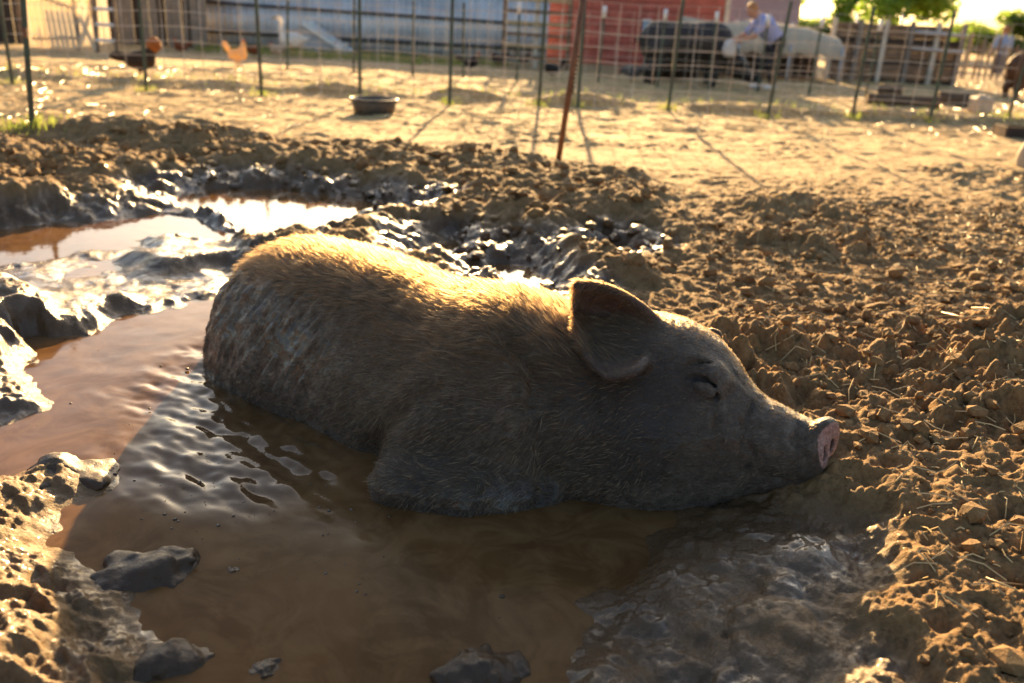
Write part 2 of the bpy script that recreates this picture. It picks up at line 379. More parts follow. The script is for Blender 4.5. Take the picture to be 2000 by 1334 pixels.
def ground_material():
    t = NT('soil'); c = t.co('Object')
    n1 = t.noise(c, 3.0, 6, 0.65); n2 = t.noise(c, 22, 6, 0.7); n3 = t.noise(c, 110, 5, 0.7)
    soil = t.mix(t.ramp(n2, [(0.3, 0.0), (0.7, 1.0)]), (0.075, 0.039, 0.014), (0.240, 0.138, 0.052))
    soil = t.mix(t.ramp(n3, [(0.38, 0.0), (0.72, 0.55)]), soil, (0.34, 0.205, 0.090))
    strawc = t.mix(t.ramp(n2, [(0.35, 0.0), (0.62, 1.0)]), (0.26, 0.16, 0.068), (0.60, 0.43, 0.205))
    st = t.math('MULTIPLY', t.attr('straw'), t.ramp(n1, [(0.30, 0.15), (0.62, 1.0)]))
    dry = t.mix(st, soil, strawc)
    wetm = t.math('ADD', t.attr('wet'), t.math('MULTIPLY', t.math('SUBTRACT', n2, 0.5), 0.5))
    wet = t.ramp(wetm, [(0.2, 0.0), (0.75, 1.0)])
    wc = t.mix(t.ramp(n1, [(0.3, 0.0), (0.7, 1.0)]), (0.055, 0.029, 0.011), (0.130, 0.072, 0.030))
    t.set(t.b, Base_Color=t.mix(wet, dry, wc))
    rw = t.ramp(n2, [(0.35, 0.09), (0.65, 0.32)])
    r = t.new('ShaderNodeMix', data_type='FLOAT'); t.l.new(wet, r.inputs[0]); r.inputs[2].default_value = 0.92; t.l.new(rw, r.inputs[3])
    t.set(t.b, Roughness=r.outputs[0])
    film = t.math('MULTIPLY', wet, t.ramp(t.noise(c, 7, 4, 0.6, 0.8), [(0.44, 0.0), (0.62, 1.0)]))
    t.set(t.b, Coat_Weight=film, Coat_Roughness=0.09, Coat_IOR=1.38)
    hsum = t.math('ADD', t.math('MULTIPLY', n3, 0.5), n2)
    t.set(t.b, Normal=t.bump(hsum, 0.9, 0.009), Specular_IOR_Level=0.32)
    return t.m
M_SOIL = ground_material()
ground = mesh_np('ground', np.stack([GX.ravel(), GY.ravel(), gh], 1), gfaces, M_SOIL)
attr(ground, 'wet', gwet); attr(ground, 'straw', gstraw); tag(ground, kind='structure')
def gz(x, y): return float(terrain(np.array([x]), np.array([y]))[0][0])

# ---------------------------------------------------------------- muddy water in the wallow
def water_material():
    t = NT('muddy_water'); c = t.co('Object')
    n = t.noise(c, 2.2, 5, 0.6, 1.2); n2 = t.noise(c, 30, 4, 0.6)
    col = t.mix(t.ramp(n, [(0.35, 0.0), (0.7, 1.0)]), (0.074, 0.036, 0.013), (0.138, 0.070, 0.027))
    thick = t.ramp(t.noise(c, 6, 5, 0.65, 2.0), [(0.42, 0.0), (0.62, 1.0)])
    col = t.mix(t.math('MULTIPLY', thick, 0.6), col, (0.17, 0.094, 0.040))
    cl = t.attr('clear'); sp = t.math('ADD', t.math('MULTIPLY', cl, 0.44), 0.06)
    rr = t.math('ADD', t.ramp(n2, [(0.4, 0.03), (0.75, 0.13)]), t.math('MULTIPLY', t.math('SUBTRACT', 1.0, cl), 0.14))
    t.set(t.b, Base_Color=col, Roughness=rr, IOR=1.33, Specular_IOR_Level=sp)
    t.set(t.b, Normal=t.bump(t.noise(c, 14, 3, 0.5), 0.05, 0.01))
    return t.m
wxs = np.arange(-3.6, 1.2, 0.009); wys = np.concatenate([np.arange(0.75, 2.9, 0.008), np.arange(2.9, 5.6, 0.02)])
WX, WY = np.meshgrid(wxs, wys)
wx, wy = WX.ravel().astype(np.float32), WY.ravel().astype(np.float32)
RIP = pz([(380, 680), (300, 760), (235, 880), (330, 960), (480, 1000), (640, 1010), (720, 960), (700, 880), (560, 820), (450, 740)])
rip = soft(wx, wy, RIP, 0.14)
rd = np.array([0.72, 0.69]); across = (wx * rd[0] + wy * rd[1]); along = (-wx * rd[1] + wy * rd[0])
wz = 0.013 * rip * fbm2(across, along * 0.45, 0.042, 3, 81) + 0.0045 * fbm2(across, along * 0.6, 0.30, 2, 82) * (0.25 + rip)
flk = soft(wx, wy, pz([(1120, 1120), (1330, 1080), (1330, 1334), (1050, 1334)]), 0.1)
wz = wz + 0.006 * flk * fbm2(wx, wy * 0.6, 0.07, 3, 83) + 0.0012 * fbm2(wx, wy, 0.08, 2, 84) * (1 - sstep(2.6, 3.4, wy))
fb = 1.0 * soft(wx, wy, pz([(1150, 1110), (1310, 1110), (1310, 1190), (1130, 1200)]), 0.05)
nwr, nwc = WX.shape; ii = (np.arange(nwr - 1)[:, None] * nwc + np.arange(nwc - 1)[None]).ravel()
wf = np.stack([ii, ii + 1, ii + nwc + 1, ii + nwc], 1)
water = mesh_np('water', np.stack([wx, wy, wz], 1), wf, water_material()); attr(water, 'clear', np.maximum(np.maximum(sstep(2.5, 3.2, wy), rip), 0.75 * (1 - sstep(-1.15, -0.8, wx)))); tag(water, kind='structure')

# ---------------------------------------------------------------- the pig lying in the wallow
EAR_C = None
def ear_patch(rows, thick=0.007):
    """rows: list of rows of 3D control points (base -> tip); returns dense sample points"""
    R = np.asarray(rows, float); nu, nv = R.shape[:2]
    def interp(A, n):
        t = np.linspace(0, len(A) - 1, n); i = np.clip(t.astype(int), 0, len(A) - 2); f = (t - i)[:, None, None]
        P = lambda k: A[np.clip(k, 0, len(A) - 1)]
        a, b, c, d = P(i - 1), P(i), P(i + 1), P(i + 2)
        return 0.5 * (2 * b + (c - a) * f + (2 * a - 5 * b + 4 * c - d) * f ** 2 + (3 * b - a - 3 * c + d) * f ** 3)
    A = interp(R, 56); A = np.swapaxes(interp(np.swapaxes(A, 0, 1), 56), 0, 1)
    return A.reshape(-1, 3)
def cloud_sd(P, S, th):
    out = np.full(len(P), 1.0); lo, hi = S.min(0) - 0.05, S.max(0) + 0.05
    m = ((P > lo) & (P < hi)).all(1); idx = np.nonzero(m)[0]
    for k in range(0, len(idx), 4000):
        q = P[idx[k:k + 4000]]
        d2 = (q ** 2).sum(1)[:, None] + (S ** 2).sum(1)[None] - 2 * q @ S.T
        j = d2.argmin(1); out[idx[k:k + 4000]] = np.sqrt(np.maximum(d2[np.arange(len(q)), j], 0)) - (th[j] if hasattr(th, '__len__') else th)
    return out

def pig_base(P):
    d = ell(P, (-0.60, 2.46, 0.045), (0.345, 0.265, 0.345), -36)                  # rump
    d = smin(d, ell(P, (-0.68, 2.45, -0.03), (0.28, 0.20, 0.26), -42), 0.10)      # ham on the near side
    d = smin(d, ell(P, (-0.38, 2.29, 0.055), (0.40, 0.27, 0.35), -38), 0.12)    # loin and belly
    d = smin(d, ell(P, (-0.08, 2.08, 0.045), (0.36, 0.29, 0.335), -26), 0.12)     # chest
    d = smin(d, cone(P, (0.02, 2.03, 0.115), (0.28, 1.97, 0.115), 0.27, 0.24), 0.10)   # neck
    d = smin(d, ell(P, (-0.095, 1.885, 0.085), (0.215, 0.135, 0.225), -10, 12, -14), 0.028)   # near shoulder and upper arm
    d = smin(d, chain(P, [(-0.235, 1.755, 0.015), (-0.10, 1.755, 0.0), (0.06, 1.785, -0.01)], [0.075, 0.09, 0.085], 0.03), 0.03)
    # head
    d = smin(d, ell(P, (0.365, 1.945, 0.175), (0.215, 0.165, 0.215), -14, 14), 0.08)   # skull
    d = smin(d, ell(P, (0.33, 1.875, 0.05), (0.21, 0.145, 0.155), -10), 0.08)          # jowl
    d = smin(d, cone(P, (0.47, 1.89, 0.135), (0.675, 1.838, 0.120), 0.142, 0.080), 0.06)
    d = smin(d, cone(P, (0.48, 1.85, 0.05), (0.63, 1.83, 0.065), 0.085, 0.052), 0.05)  # lower jaw
    return d
def pig_march(px, py):
    """where the photograph's ray through a pixel meets the body"""
    d = ray(px, py); d = d / np.linalg.norm(d); t = 1.4
    for _ in range(80):
        v = pig_base((_C + d * t)[None])[0]; t += max(v, -0.02) * 0.8
        if abs(v) < 5e-4: break
    return _C + d * t

def px3(l): return [ony(x, y, Y) for x, y, Y in l]
EAR_ROWS = [px3(r) for r in (
    [(1304, 664, 1.92), (1292, 678, 1.93), (1280, 692, 1.90), (1268, 702, 1.85), (1256, 708, 1.79)],
    [(1264, 610, 1.91), (1258, 645, 1.96), (1248, 682, 1.92), (1242, 708, 1.82), (1236, 727, 1.75)],
    [(1210, 573, 1.91), (1204, 612, 1.965), (1198, 664, 1.92), (1203, 708, 1.82), (1207, 737, 1.75)],
    [(1162, 556, 1.91), (1159, 600, 1.96), (1159, 654, 1.91), (1168, 702, 1.83), (1183, 734, 1.77)],
    [(1124, 554, 1.90), (1122, 592, 1.93), (1128, 642, 1.90), (1141, 687, 1.84), (1160, 714, 1.80)])]
EAR_S = ear_patch(EAR_ROWS)
EAR_T = np.repeat(np.linspace(0.014, 0.0065, 56), 56)
SN_YAW = -50; SN_C = ony(1600, 870, 1.825); SN_R = rot_zyx(math.radians(SN_YAW), math.radians(4))
def on_skin(pts, lift=0.0): return [pig_march(x, y) for x, y in pts]
EYE = on_skin([(1342, 740), (1358, 738), (1376, 742), (1391, 755), (1400, 782)])
EYE_C = pig_march(1374, 768); EYE_B = pig_march(1385, 728)
MOUTH = on_skin([(1462, 912), (1490, 924), (1520, 936), (1552, 944), (1575, 938)])
SNC = on_skin([(1470, 790), (1456, 826), (1460, 868), (1484, 910)])
WR = [on_skin(l) for l in ([(1176, 738), (1173, 770), (1172, 805)], [(1214, 736), (1211, 768), (1214, 800)], [(1300, 900), (1292, 935), (1296, 970)], [(1562, 830), (1554, 862), (1560, 905)], [(1575, 835), (1570, 868), (1574, 905)])]
LID = on_skin([(1343, 746), (1356, 768), (1378, 782), (1398, 788)]); BROW = on_skin([(1328, 722), (1352, 708), (1382, 712), (1404, 732)]); CHEEK = on_skin([(1405, 800), (1400, 840), (1412, 880)])
FOLD = on_skin([(1000, 668), (1045, 720), (1062, 790), (1058, 860), (1066, 930), (1062, 985)])
CRS = on_skin([(722, 880), (745, 840), (790, 795), (850, 755)])
def pig_sdf(P):
    d = pig_base(P)
    head = P[:, 0] > 0.05
    q = P[head]; h = d[head]
    h = smin(h, ell(q, EYE_C + np.array([0, 0.016, -0.004]), (0.040, 0.021, 0.030), -16), 0.02)
    h = smin(h, ell(q, EYE_B + np.array([0, 0.014, 0.0]), (0.055, 0.022, 0.020), -16, 25), 0.03)
    h = smin(h, cloud_sd(q, EAR_S, EAR_T), 0.022)
    h = smin(h, ell(q, ony(1388, 665, 2.04), (0.032, 0.013, 0.034), 10, -15), 0.02)        # tip of the far ear
    l = (q - SN_C) @ SN_R
    disc = smax(ell(q, SN_C, (0.034, 0.066, 0.073), SN_YAW, 4), l[:, 0] - 0.018, 0.010)
    h = smin(h, disc, 0.010)
    for s in (-1, 1):
        h = smax(h, -ell(q, SN_C + SN_R @ np.array([0.022, s * 0.024, -0.002]), (0.026, 0.013, 0.022), SN_YAW, 4), 0.005)
    h = smax(h, -chain(q, EYE, [0.004, 0.007, 0.008, 0.008, 0.005], 0.004), 0.010)
    h = smax(h, -chain(q, MOUTH, [0.004, 0.010, 0.011, 0.010, 0.004], 0.004), 0.012)
    h = smax(h, -chain(q, SNC, [0.004, 0.009, 0.009, 0.004], 0.004), 0.014)
    for w_, r_ in ((LID, 0.003), (BROW, 0.0045), (CHEEK, 0.006)): h = smax(h, -chain(q, w_, [0.003] + [r_] * (len(w_) - 2) + [0.003], 0.004), 0.014)
    for w in WR: h = smax(h, -chain(q, w, [0.003, 0.008, 0.003], 0.004), 0.012)
    d[head] = h
    d = smax(d, -chain(P, FOLD, [0.002, 0.013, 0.015, 0.013, 0.010, 0.006], 0.01), 0.05)
    d = smax(d, -chain(P, CRS, [0.016, 0.014, 0.010, 0.003], 0.01), 0.045)
    return d

# ==== build
def skin_material():
    t = NT('muddy_pig_skin'); c = t.co('Object')
    n1 = t.noise(c, 5, 6, 0.65); n2 = t.noise(c, 40, 6, 0.7); n3 = t.noise(c, 170, 4, 0.7)
    base = t.mix(t.ramp(n1, [(0.3, 0.0), (0.7, 1.0)]), (0.032, 0.022, 0.015), (0.085, 0.058, 0.038))
    mud = t.mix(t.ramp(n2, [(0.3, 0.0), (0.7, 1.0)]), (0.10, 0.074, 0.052), (0.23, 0.178, 0.128))
    mk = t.math('ADD', t.attr('mud'), t.math('MULTIPLY', t.math('SUBTRACT', n2, 0.5), 0.9))
    # dried mud combed into flecks along the lie of the hair
    mp = t.new('ShaderNodeMapping'); t.l.new(c, mp.inputs['Vector']); mp.inputs['Rotation'].default_value = (0, 0.35, -0.6); mp.inputs['Scale'].default_value = (0.28, 1.0, 1.0)
    fl = t.noise(mp.outputs[0], 120, 4, 0.75); fk = t.ramp(fl, [(0.50, 0.0), (0.66, 1.0)])
    col = t.mix(t.ramp(mk, [(0.35, 0.0), (0.75, 1.0)]), base, mud)
    col = t.mix(t.math('MULTIPLY', fk, 0.55), col, (0.22, 0.165, 0.115))
    pink = t.mix(t.ramp(n3, [(0.35, 0.0), (0.7, 1.0)]), (0.30, 0.15, 0.12), (0.62, 0.38, 0.33))
    pk = t.math('ADD', t.attr('pink'), t.math('MULTIPLY', t.math('SUBTRACT', n2, 0.5), 1.3))
    col = t.mix(t.ramp(pk, [(0.45, 0.0), (0.85, 1.0)]), col, pink)
    ear = t.mix(t.ramp(n2, [(0.35, 0.0), (0.7, 1.0)]), (0.06, 0.035, 0.025), (0.12, 0.065, 0.045))
    col = t.mix(t.math('MULTIPLY', t.attr('ear'), 0.7), col, ear)
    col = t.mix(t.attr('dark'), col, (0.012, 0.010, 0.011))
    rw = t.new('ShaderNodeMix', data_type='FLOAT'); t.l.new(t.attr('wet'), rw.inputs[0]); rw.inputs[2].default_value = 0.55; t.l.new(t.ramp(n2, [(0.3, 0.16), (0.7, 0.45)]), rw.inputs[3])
    hs = t.math('ADD', t.math('ADD', n2, t.math('MULTIPLY', n3, 0.45)), t.math('MULTIPLY', fk, 0.35))
    t.set(t.b, Base_Color=col, Roughness=rw.outputs[0], Normal=t.bump(hs, 1.0, 0.014), Specular_IOR_Level=0.5)
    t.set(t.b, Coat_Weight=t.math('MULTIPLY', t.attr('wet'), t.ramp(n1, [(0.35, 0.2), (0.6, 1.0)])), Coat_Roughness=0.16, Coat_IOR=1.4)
    tr = t.new('ShaderNodeBsdfTranslucent'); tr.inputs['Color'].default_value = (0.55, 0.16, 0.06, 1)
    mx = t.new('ShaderNodeMixShader'); t.l.new(t.math('MULTIPLY', t.attr('ear'), 0.045), mx.inputs[0])
    t.l.new(t.b.outputs[0], mx.inputs[1]); t.l.new(tr.outputs[0], mx.inputs[2]); t.l.new(mx.outputs[0], t.out.inputs['Surface'])
    return t.m
def vnormals(v, q):
    n = np.cross(v[q[:, 2]] - v[q[:, 0]], v[q[:, 3]] - v[q[:, 1]]); o = np.zeros_like(v)
    for k in range(4):
        for a in range(3): o[:, a] += np.bincount(q[:, k], n[:, a], len(v))
    return o / (np.linalg.norm(o, axis=1)[:, None] + 1e-12)
pv, pq = nets(pig_sdf, (-1.06, 1.52, -0.10), (0.86, 2.90, 0.52), 0.0042)
pv = relax(pv, pq, 2); pn = vnormals(pv, pq)
# caked, streaked mud over the rump and flank; finer crust elsewhere
AX = np.array([0.80, -0.60, 0.0])
s_ = pv @ AX; rumpm = (1 - sstep(-1.75, -1.45, s_)) * sstep(0.02, 0.10, pv[:, 2]) * (1 - sstep(0.27, 0.36, pv[:, 2]))
st = np.stack([(0.9 * s_ - 0.42 * pv[:, 2]) / 0.017, (pv @ np.array([0.6, 0.8, 0])) / 0.12, (0.9 * pv[:, 2] + 0.42 * s_) / 0.12], 1)
streak = noise3(st, 5) + 0.6 * noise3(st * 2.1, 6) + 0.22 * noise3(pv / 0.02, 16)
lump = noise3(pv / 0.03, 7) + 0.5 * noise3(pv / 0.014, 8)
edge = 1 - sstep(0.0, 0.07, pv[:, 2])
earm = sstep(0.004, -0.004, 0) * 0
ed = np.full(len(pv), 1.0); hm = pv[:, 0] > 0.05; ed[hm] = cloud_sd(pv[hm], EAR_S, EAR_T); base_d = pig_base(pv)
earm = (1 - sstep(0.002, 0.010, ed)) * sstep(0.010, 0.030, base_d)
_j = np.zeros(len(pv), int); _em = np.nonzero(earm > 0.05)[0]
for _k in range(0, len(_em), 4000):
    _q = pv[_em[_k:_k + 4000]]; _j[_em[_k:_k + 4000]] = ((EAR_S ** 2).sum(1)[None] - 2 * _q @ EAR_S.T).argmin(1)
_u, _v = _j // 56, _j % 56
rimm = (earm > 0.05) * sstep(0.80, 1.0, np.maximum(_u / 55.0, 1 - _v / 27.5) * (_v < 42))
pv = pv + pn * ((0.026 * np.maximum(streak, -0.15) * rumpm + 0.006 * np.maximum(lump, 0) + 0.004 * edge * lump) * (1 - earm))[:, None]
pn = vnormals(pv, pq)
pig = empty('pig', (-0.05, 2.1, 0.0))
tag(pig, 'huge dark mud-caked pig with golden-lit bristles sleeping in the muddy wallow', 'pig')
pvl = pv - np.array([-0.05, 2.1, 0.0])
body = mesh_np('body', pvl, pq, skin_material(), pig)
lsn = (pv - SN_C) @ SN_R
pinkm = sstep(0.006, 0.014, lsn[:, 0]) * (np.abs(lsn[:, 1]) < 0.07) * (1 - sstep(0.050, 0.060, np.hypot(lsn[:, 1], lsn[:, 2] - 0.012)))
attr(body, 'mud', np.clip(0.35 + 0.8 * rumpm * np.clip(0.5 + streak, 0, 1) + 0.5 * noise3(pv / 0.16, 9), 0, 1))
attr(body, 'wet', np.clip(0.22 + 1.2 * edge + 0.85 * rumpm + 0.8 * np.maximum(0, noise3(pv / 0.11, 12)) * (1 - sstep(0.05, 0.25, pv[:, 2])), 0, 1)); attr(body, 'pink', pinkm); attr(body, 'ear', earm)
def near_line(L, w): return 1 - sstep(w * 0.3, w, chain(pv, L, [0.0] * len(L), 0.004) )
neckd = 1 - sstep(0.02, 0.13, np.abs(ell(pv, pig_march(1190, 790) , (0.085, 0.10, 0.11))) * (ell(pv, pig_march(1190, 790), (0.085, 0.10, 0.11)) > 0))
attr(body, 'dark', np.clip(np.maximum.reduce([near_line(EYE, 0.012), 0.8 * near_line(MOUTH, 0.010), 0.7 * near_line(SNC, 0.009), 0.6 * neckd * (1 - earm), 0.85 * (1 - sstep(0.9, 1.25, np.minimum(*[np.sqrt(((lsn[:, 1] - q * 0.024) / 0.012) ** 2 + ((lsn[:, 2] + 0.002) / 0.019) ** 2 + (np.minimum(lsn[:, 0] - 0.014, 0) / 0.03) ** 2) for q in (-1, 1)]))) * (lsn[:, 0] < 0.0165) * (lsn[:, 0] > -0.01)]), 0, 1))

# bristles: tapered hair curves that lie back along the body
rng = np.random.default_rng(4)
def hair_material():
    t = NT('pig_bristle'); h = t.new('ShaderNodeBsdfHairPrincipled')
    h.parametrization = 'COLOR'
    t.set(h, Color=(0.055, 0.026, 0.009, 1), Roughness=0.38, Radial_Roughness=0.55, Random_Roughness=0.2, Coat=0.0)
    t.l.new(h.outputs[0], t.out.inputs['Surface'])
    return t.m
def bristles(name, N, mat, thick=1.0, lmul=1.0, top=1.0):
    tri = np.concatenate([pq[:, [0, 1, 2]], pq[:, [0, 2, 3]]])
    a = np.linalg.norm(np.cross(pv[tri[:, 1]] - pv[tri[:, 0]], pv[tri[:, 2]] - pv[tri[:, 0]]), axis=1)
    cz = pv[tri].mean(1)
    dens = sstep(-0.005, 0.05, cz[:, 2]) * (1 - 0.93 * rumpm[tri[:, 0]]) * (1 - 0.6 * earm[tri[:, 0]]) * (1 - pinkm[tri[:, 0]])
    dens = dens * (1 - 0.85 * near_line(EYE, 0.02)[tri[:, 0]]) * (1 - 0.7 * sstep(0.22, 0.4, cz[:, 0])) * (0.55 + 0.45 * sstep(0.12, 0.32, cz[:, 2])) * (1 - sstep(0.70, 0.74, cz[:, 0]))
    dens = dens * (1 - (1 - top) * sstep(0.16, 0.30, cz[:, 2]))
    dens = dens * (1 + 4 * rimm[tri[:, 0]])
    p = a * dens; cum = np.cumsum(p); k = np.searchsorted(cum, rng.random(N) * cum[-1]); k = np.minimum(k, len(tri) - 1)
    b = rng.random((N, 2)); fl = b.sum(1) > 1; b[fl] = 1 - b[fl]
    T = tri[k]; root = pv[T[:, 0]] + b[:, :1] * (pv[T[:, 1]] - pv[T[:, 0]]) + b[:, 1:] * (pv[T[:, 2]] - pv[T[:, 0]])
    nrm = pn[T[:, 0]]
    headw = sstep(0.12, 0.35, root[:, 0])
    flow = -AX[None] * (1 - headw)[:, None] + np.array([-0.9, 0.25, 0.15])[None] * headw[:, None] + np.array([0, 0, -0.65])[None]
    flow = flow + 1.1 * np.stack([noise3(root / 0.10, 31), noise3(root / 0.10, 32), noise3(root / 0.10, 33)], 1) + 0.9 * np.stack([noise3(root / 0.022, 34), noise3(root / 0.022, 35), noise3(root / 0.022, 36)], 1)
    flow -= nrm * (flow * nrm).sum(1)[:, None]; flow /= np.linalg.norm(flow, axis=1)[:, None] + 1e-9
    jit = rng.normal(0, 0.13, (N, 3))
    crest = sstep(0.20, 0.36, root[:, 2]) * (1 - headw)
    L = (0.014 + 0.017 * crest) * (1 - 0.42 * headw) * (0.55 + 0.8 * rng.random(N)); em = earm[T[:, 0]]; L = L * (1 - 0.5 * em) * lmul
    lift = 0.20 + 0.22 * crest + 0.22 * rng.random(N)
    d0 = flow + nrm * lift[:, None] + jit * 0.6; d0 /= np.linalg.norm(d0, axis=1)[:, None]
    d1 = flow + nrm * (lift * 0.35)[:, None] + jit; d1 /= np.linalg.norm(d1, axis=1)[:, None]
    p0 = root - nrm * 0.002; p1 = root + d0 * (L * 0.35)[:, None]; p2 = p1 + (d0 + d1) / 2 * (L * 0.35)[:, None]; p3 = p2 + d1 * (L * 0.3)[:, None]
    pts = np.stack([p0, p1, p2, p3], 1) - np.array([-0.05, 2.1, 0.0])
    rad = np.tile(np.array([0.00032, 0.00030, 0.00022, 0.00006]), (N, 1)) * (0.7 + 0.6 * rng.random((N, 1))) * thick
    hc = bpy.data.hair_curves.new(name); hc.add_curves([4] * N)
    hc.attributes['position'].data.foreach_set('vector', pts.astype(np.float32).ravel())
    ra = hc.attributes.get('radius') or hc.attributes.new('radius', 'FLOAT', 'POINT'); ra.data.foreach_set('value', rad.astype(np.float32).ravel())
    hc.materials.append(mat)
    o = bpy.data.objects.new(name, hc); link(o, pig); return o
hair = bristles('bristles', 85000, hair_material()); tag(hair, kind='stuff')
def clump_material():
    t = NT('mud_stuck_hair'); hi = t.new('ShaderNodeHairInfo')
    t.set(t.b, Base_Color=t.ramp(hi.outputs['Random'], [(0.0, (0.035, 0.025, 0.017)), (0.5, (0.12, 0.082, 0.050)), (1.0, (0.28, 0.195, 0.115))]), Roughness=0.6); return t.m
hair = bristles('mud_clumped_hair', 11000, clump_material(), 1.6, 1.55, 0.18); tag(hair, kind='stuff')

# ---------------------------------------------------------------- materials of the yard
M_TPOST = simple('green_post_paint', (0.030, 0.075, 0.048), 0.45, 0.5, 14, col2=(0.045, 0.04, 0.025))
M_WIRE = simple('galvanised_wire', (0.58, 0.52, 0.44), 0.35, 0.25, 6, metal=0.2)
M_RUST = simple('rusty_steel', (0.20, 0.085, 0.035), 0.65, 0.55, 18, bump=0.3)
M_RUBBER = simple('black_rubber', (0.045, 0.040, 0.036), 0.5, 0.4, 10, col2=(0.10, 0.075, 0.05))
M_PALE = simple('pale_weathered_wood', (0.62, 0.55, 0.43), 0.7, 0.35, 5, bump=0.2)
M_WOOD = simple('brown_wood', (0.27, 0.165, 0.092), 0.8, 0.5, 6, bump=0.3)
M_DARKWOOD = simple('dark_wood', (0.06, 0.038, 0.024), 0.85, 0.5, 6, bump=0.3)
M_GREYWOOD = simple('grey_wood', (0.28, 0.23, 0.18), 0.8, 0.4, 6, bump=0.3)
M_RED = simple('red_barn_paint', (0.50, 0.12, 0.08), 0.7, 0.4, 4)
M_BLUEMETAL = simple('blue_grey_sheet', (0.60, 0.64, 0.68), 0.4, 0.35, 1.5, metal=0.2)
M_BLUE = simple('dark_blue_plastic', (0.012, 0.03, 0.11), 0.4, 0.3, 6)
M_WHITE = simple('white_plastic', (0.72, 0.72, 0.70), 0.4, 0.12, 6)
M_LBLUE = simple('light_blue_plastic', (0.18, 0.36, 0.52), 0.45, 0.2, 6)
M_GREYPL = simple('grey_plastic', (0.42, 0.42, 0.43), 0.5, 0.2, 4)
M_ROOF = simple('lilac_grey_sheet', (0.30, 0.27, 0.30), 0.5, 0.2, 2)
M_CREAM = simple('cream_stone', (0.52, 0.43, 0.31), 0.75, 0.3, 7, bump=0.3)
M_BARK = simple('bark', (0.13, 0.085, 0.05), 0.9, 0.5, 10, bump=0.6)
M_LOGEND = simple('cut_wood', (0.50, 0.36, 0.19), 0.8, 0.3, 12)
M_BLACKHIDE = simple('black_hide', (0.022, 0.019, 0.018), 0.6, 0.5, 8, bump=0.3)
M_BROWNHIDE = simple('rust_brown_hide', (0.16, 0.065, 0.024), 0.75, 0.5, 9, bump=0.4)
def tarp_material():
    t = NT('tan_tarp'); c = t.co(); n = t.noise(c, 3, 5, 0.6)
    col = t.mix(n, (0.58, 0.46, 0.31), (0.74, 0.61, 0.43))
    t.set(t.b, Base_Color=col, Roughness=0.65)
    tr = t.new('ShaderNodeBsdfTranslucent'); tr.inputs['Color'].default_value = (0.50, 0.38, 0.24, 1)
    mx = t.new('ShaderNodeMixShader'); mx.inputs[0].default_value = 0.35
    t.l.new(t.b.outputs[0], mx.inputs[1]); t.l.new(tr.outputs[0], mx.inputs[2]); t.l.new(mx.outputs[0], t.out.inputs['Surface']); return t.m
M_TARP = tarp_material()
def panel_material():
    t = NT('pale_translucent_slat'); c = t.co(); n = t.noise(c, 4, 5, 0.6)
    col = t.mix(n, (0.62, 0.57, 0.48), (0.80, 0.76, 0.66)); t.set(t.b, Base_Color=col, Roughness=0.5)
    tr = t.new('ShaderNodeBsdfTranslucent'); tr.inputs['Color'].default_value = (0.85, 0.72, 0.50, 1)
    mx = t.new('ShaderNodeMixShader'); mx.inputs[0].default_value = 0.5
    t.l.new(t.b.outputs[0], mx.inputs[1]); t.l.new(tr.outputs[0], mx.inputs[2]); t.l.new(mx.outputs[0], t.out.inputs['Surface']); return t.m
M_SLAT = panel_material()

def at(px, py, z=0.04): return Vector(onz(px, py, z))
def bar(a, b, w, d, name, mat, parent, n=None):
    """a straight board from a to b (w across, d deep), one mesh"""
    a = Vector(a); b = Vector(b); t = (b - a); L = t.length; rot = frame_along(t)
    m = MB(); m.box((a + b) / 2, (w, d, L), rot, bevel=min(w, d) * 0.15); return m.build(name, mat, parent)
def rod(a, b, r, name, mat, parent, n=8, r2=None):
    m = MB(); m.tube([a, b], [r, r if r2 is None else r2], n); return m.build(name, mat, parent, smooth=True)

# ---------------------------------------------------------------- wire fence across the yard
def tpost_mesh():
    m = MB(); H = 1.0
    m.box((0, 0, 0.5), (0.038, 0.006, 1.0)); m.box((0, 0.019, 0.5), (0.006, 0.032, 0.998))
    return m
def tpost(base, top, parent, name='post', mat=None):
    base = Vector(base); top = Vector(top); t = top - base; L = t.length
    m = MB(); rot = frame_along(t); c = base + t * 0.5
    m.box(c, (0.036, 0.007, L), rot); m.box(c + rot @ Vector((0, 0.016, 0)), (0.007, 0.026, L - 0.01), rot)
    for k in range(int(L / 0.06)): m.box(base + t.normalized() * (0.08 + 0.055 * k) + rot @ Vector((0, -0.006, 0)), (0.012, 0.008, 0.012), rot)
    return m.build(name, mat or M_TPOST, parent)
def wire_panel(a, b, h0, h1, nx, nz, parent, r=0.0034):
    bm = bmesh.new(); a = Vector(a); b = Vector(b); V = []
    for k in range(nz + 1):
        fz = h0 + (h1 - h0) * (k / nz) ** 1.15
        V.append([bm.verts.new((a.lerp(b, i / nx)).to_3d() + Vector((0, 0.01 * math.sin(i * 2.1 + k), fz + 0.012 * math.sin(i * 0.9)))) for i in range(nx + 1)])
    for k in range(nz):
        for i in range(nx): bm.faces.new((V[k][i], V[k][i + 1], V[k + 1][i + 1], V[k + 1][i]))
    bmesh.ops.wireframe(bm, faces=bm.faces[:], thickness=r * 2, use_boundary=True, use_even_offset=True, use_replace=True)
    me = bpy.data.meshes.new('wire_panel'); bm.to_mesh(me); bm.free(); me.materials.append(M_WIRE)
    return link(bpy.data.objects.new('wire_panel', me), parent)

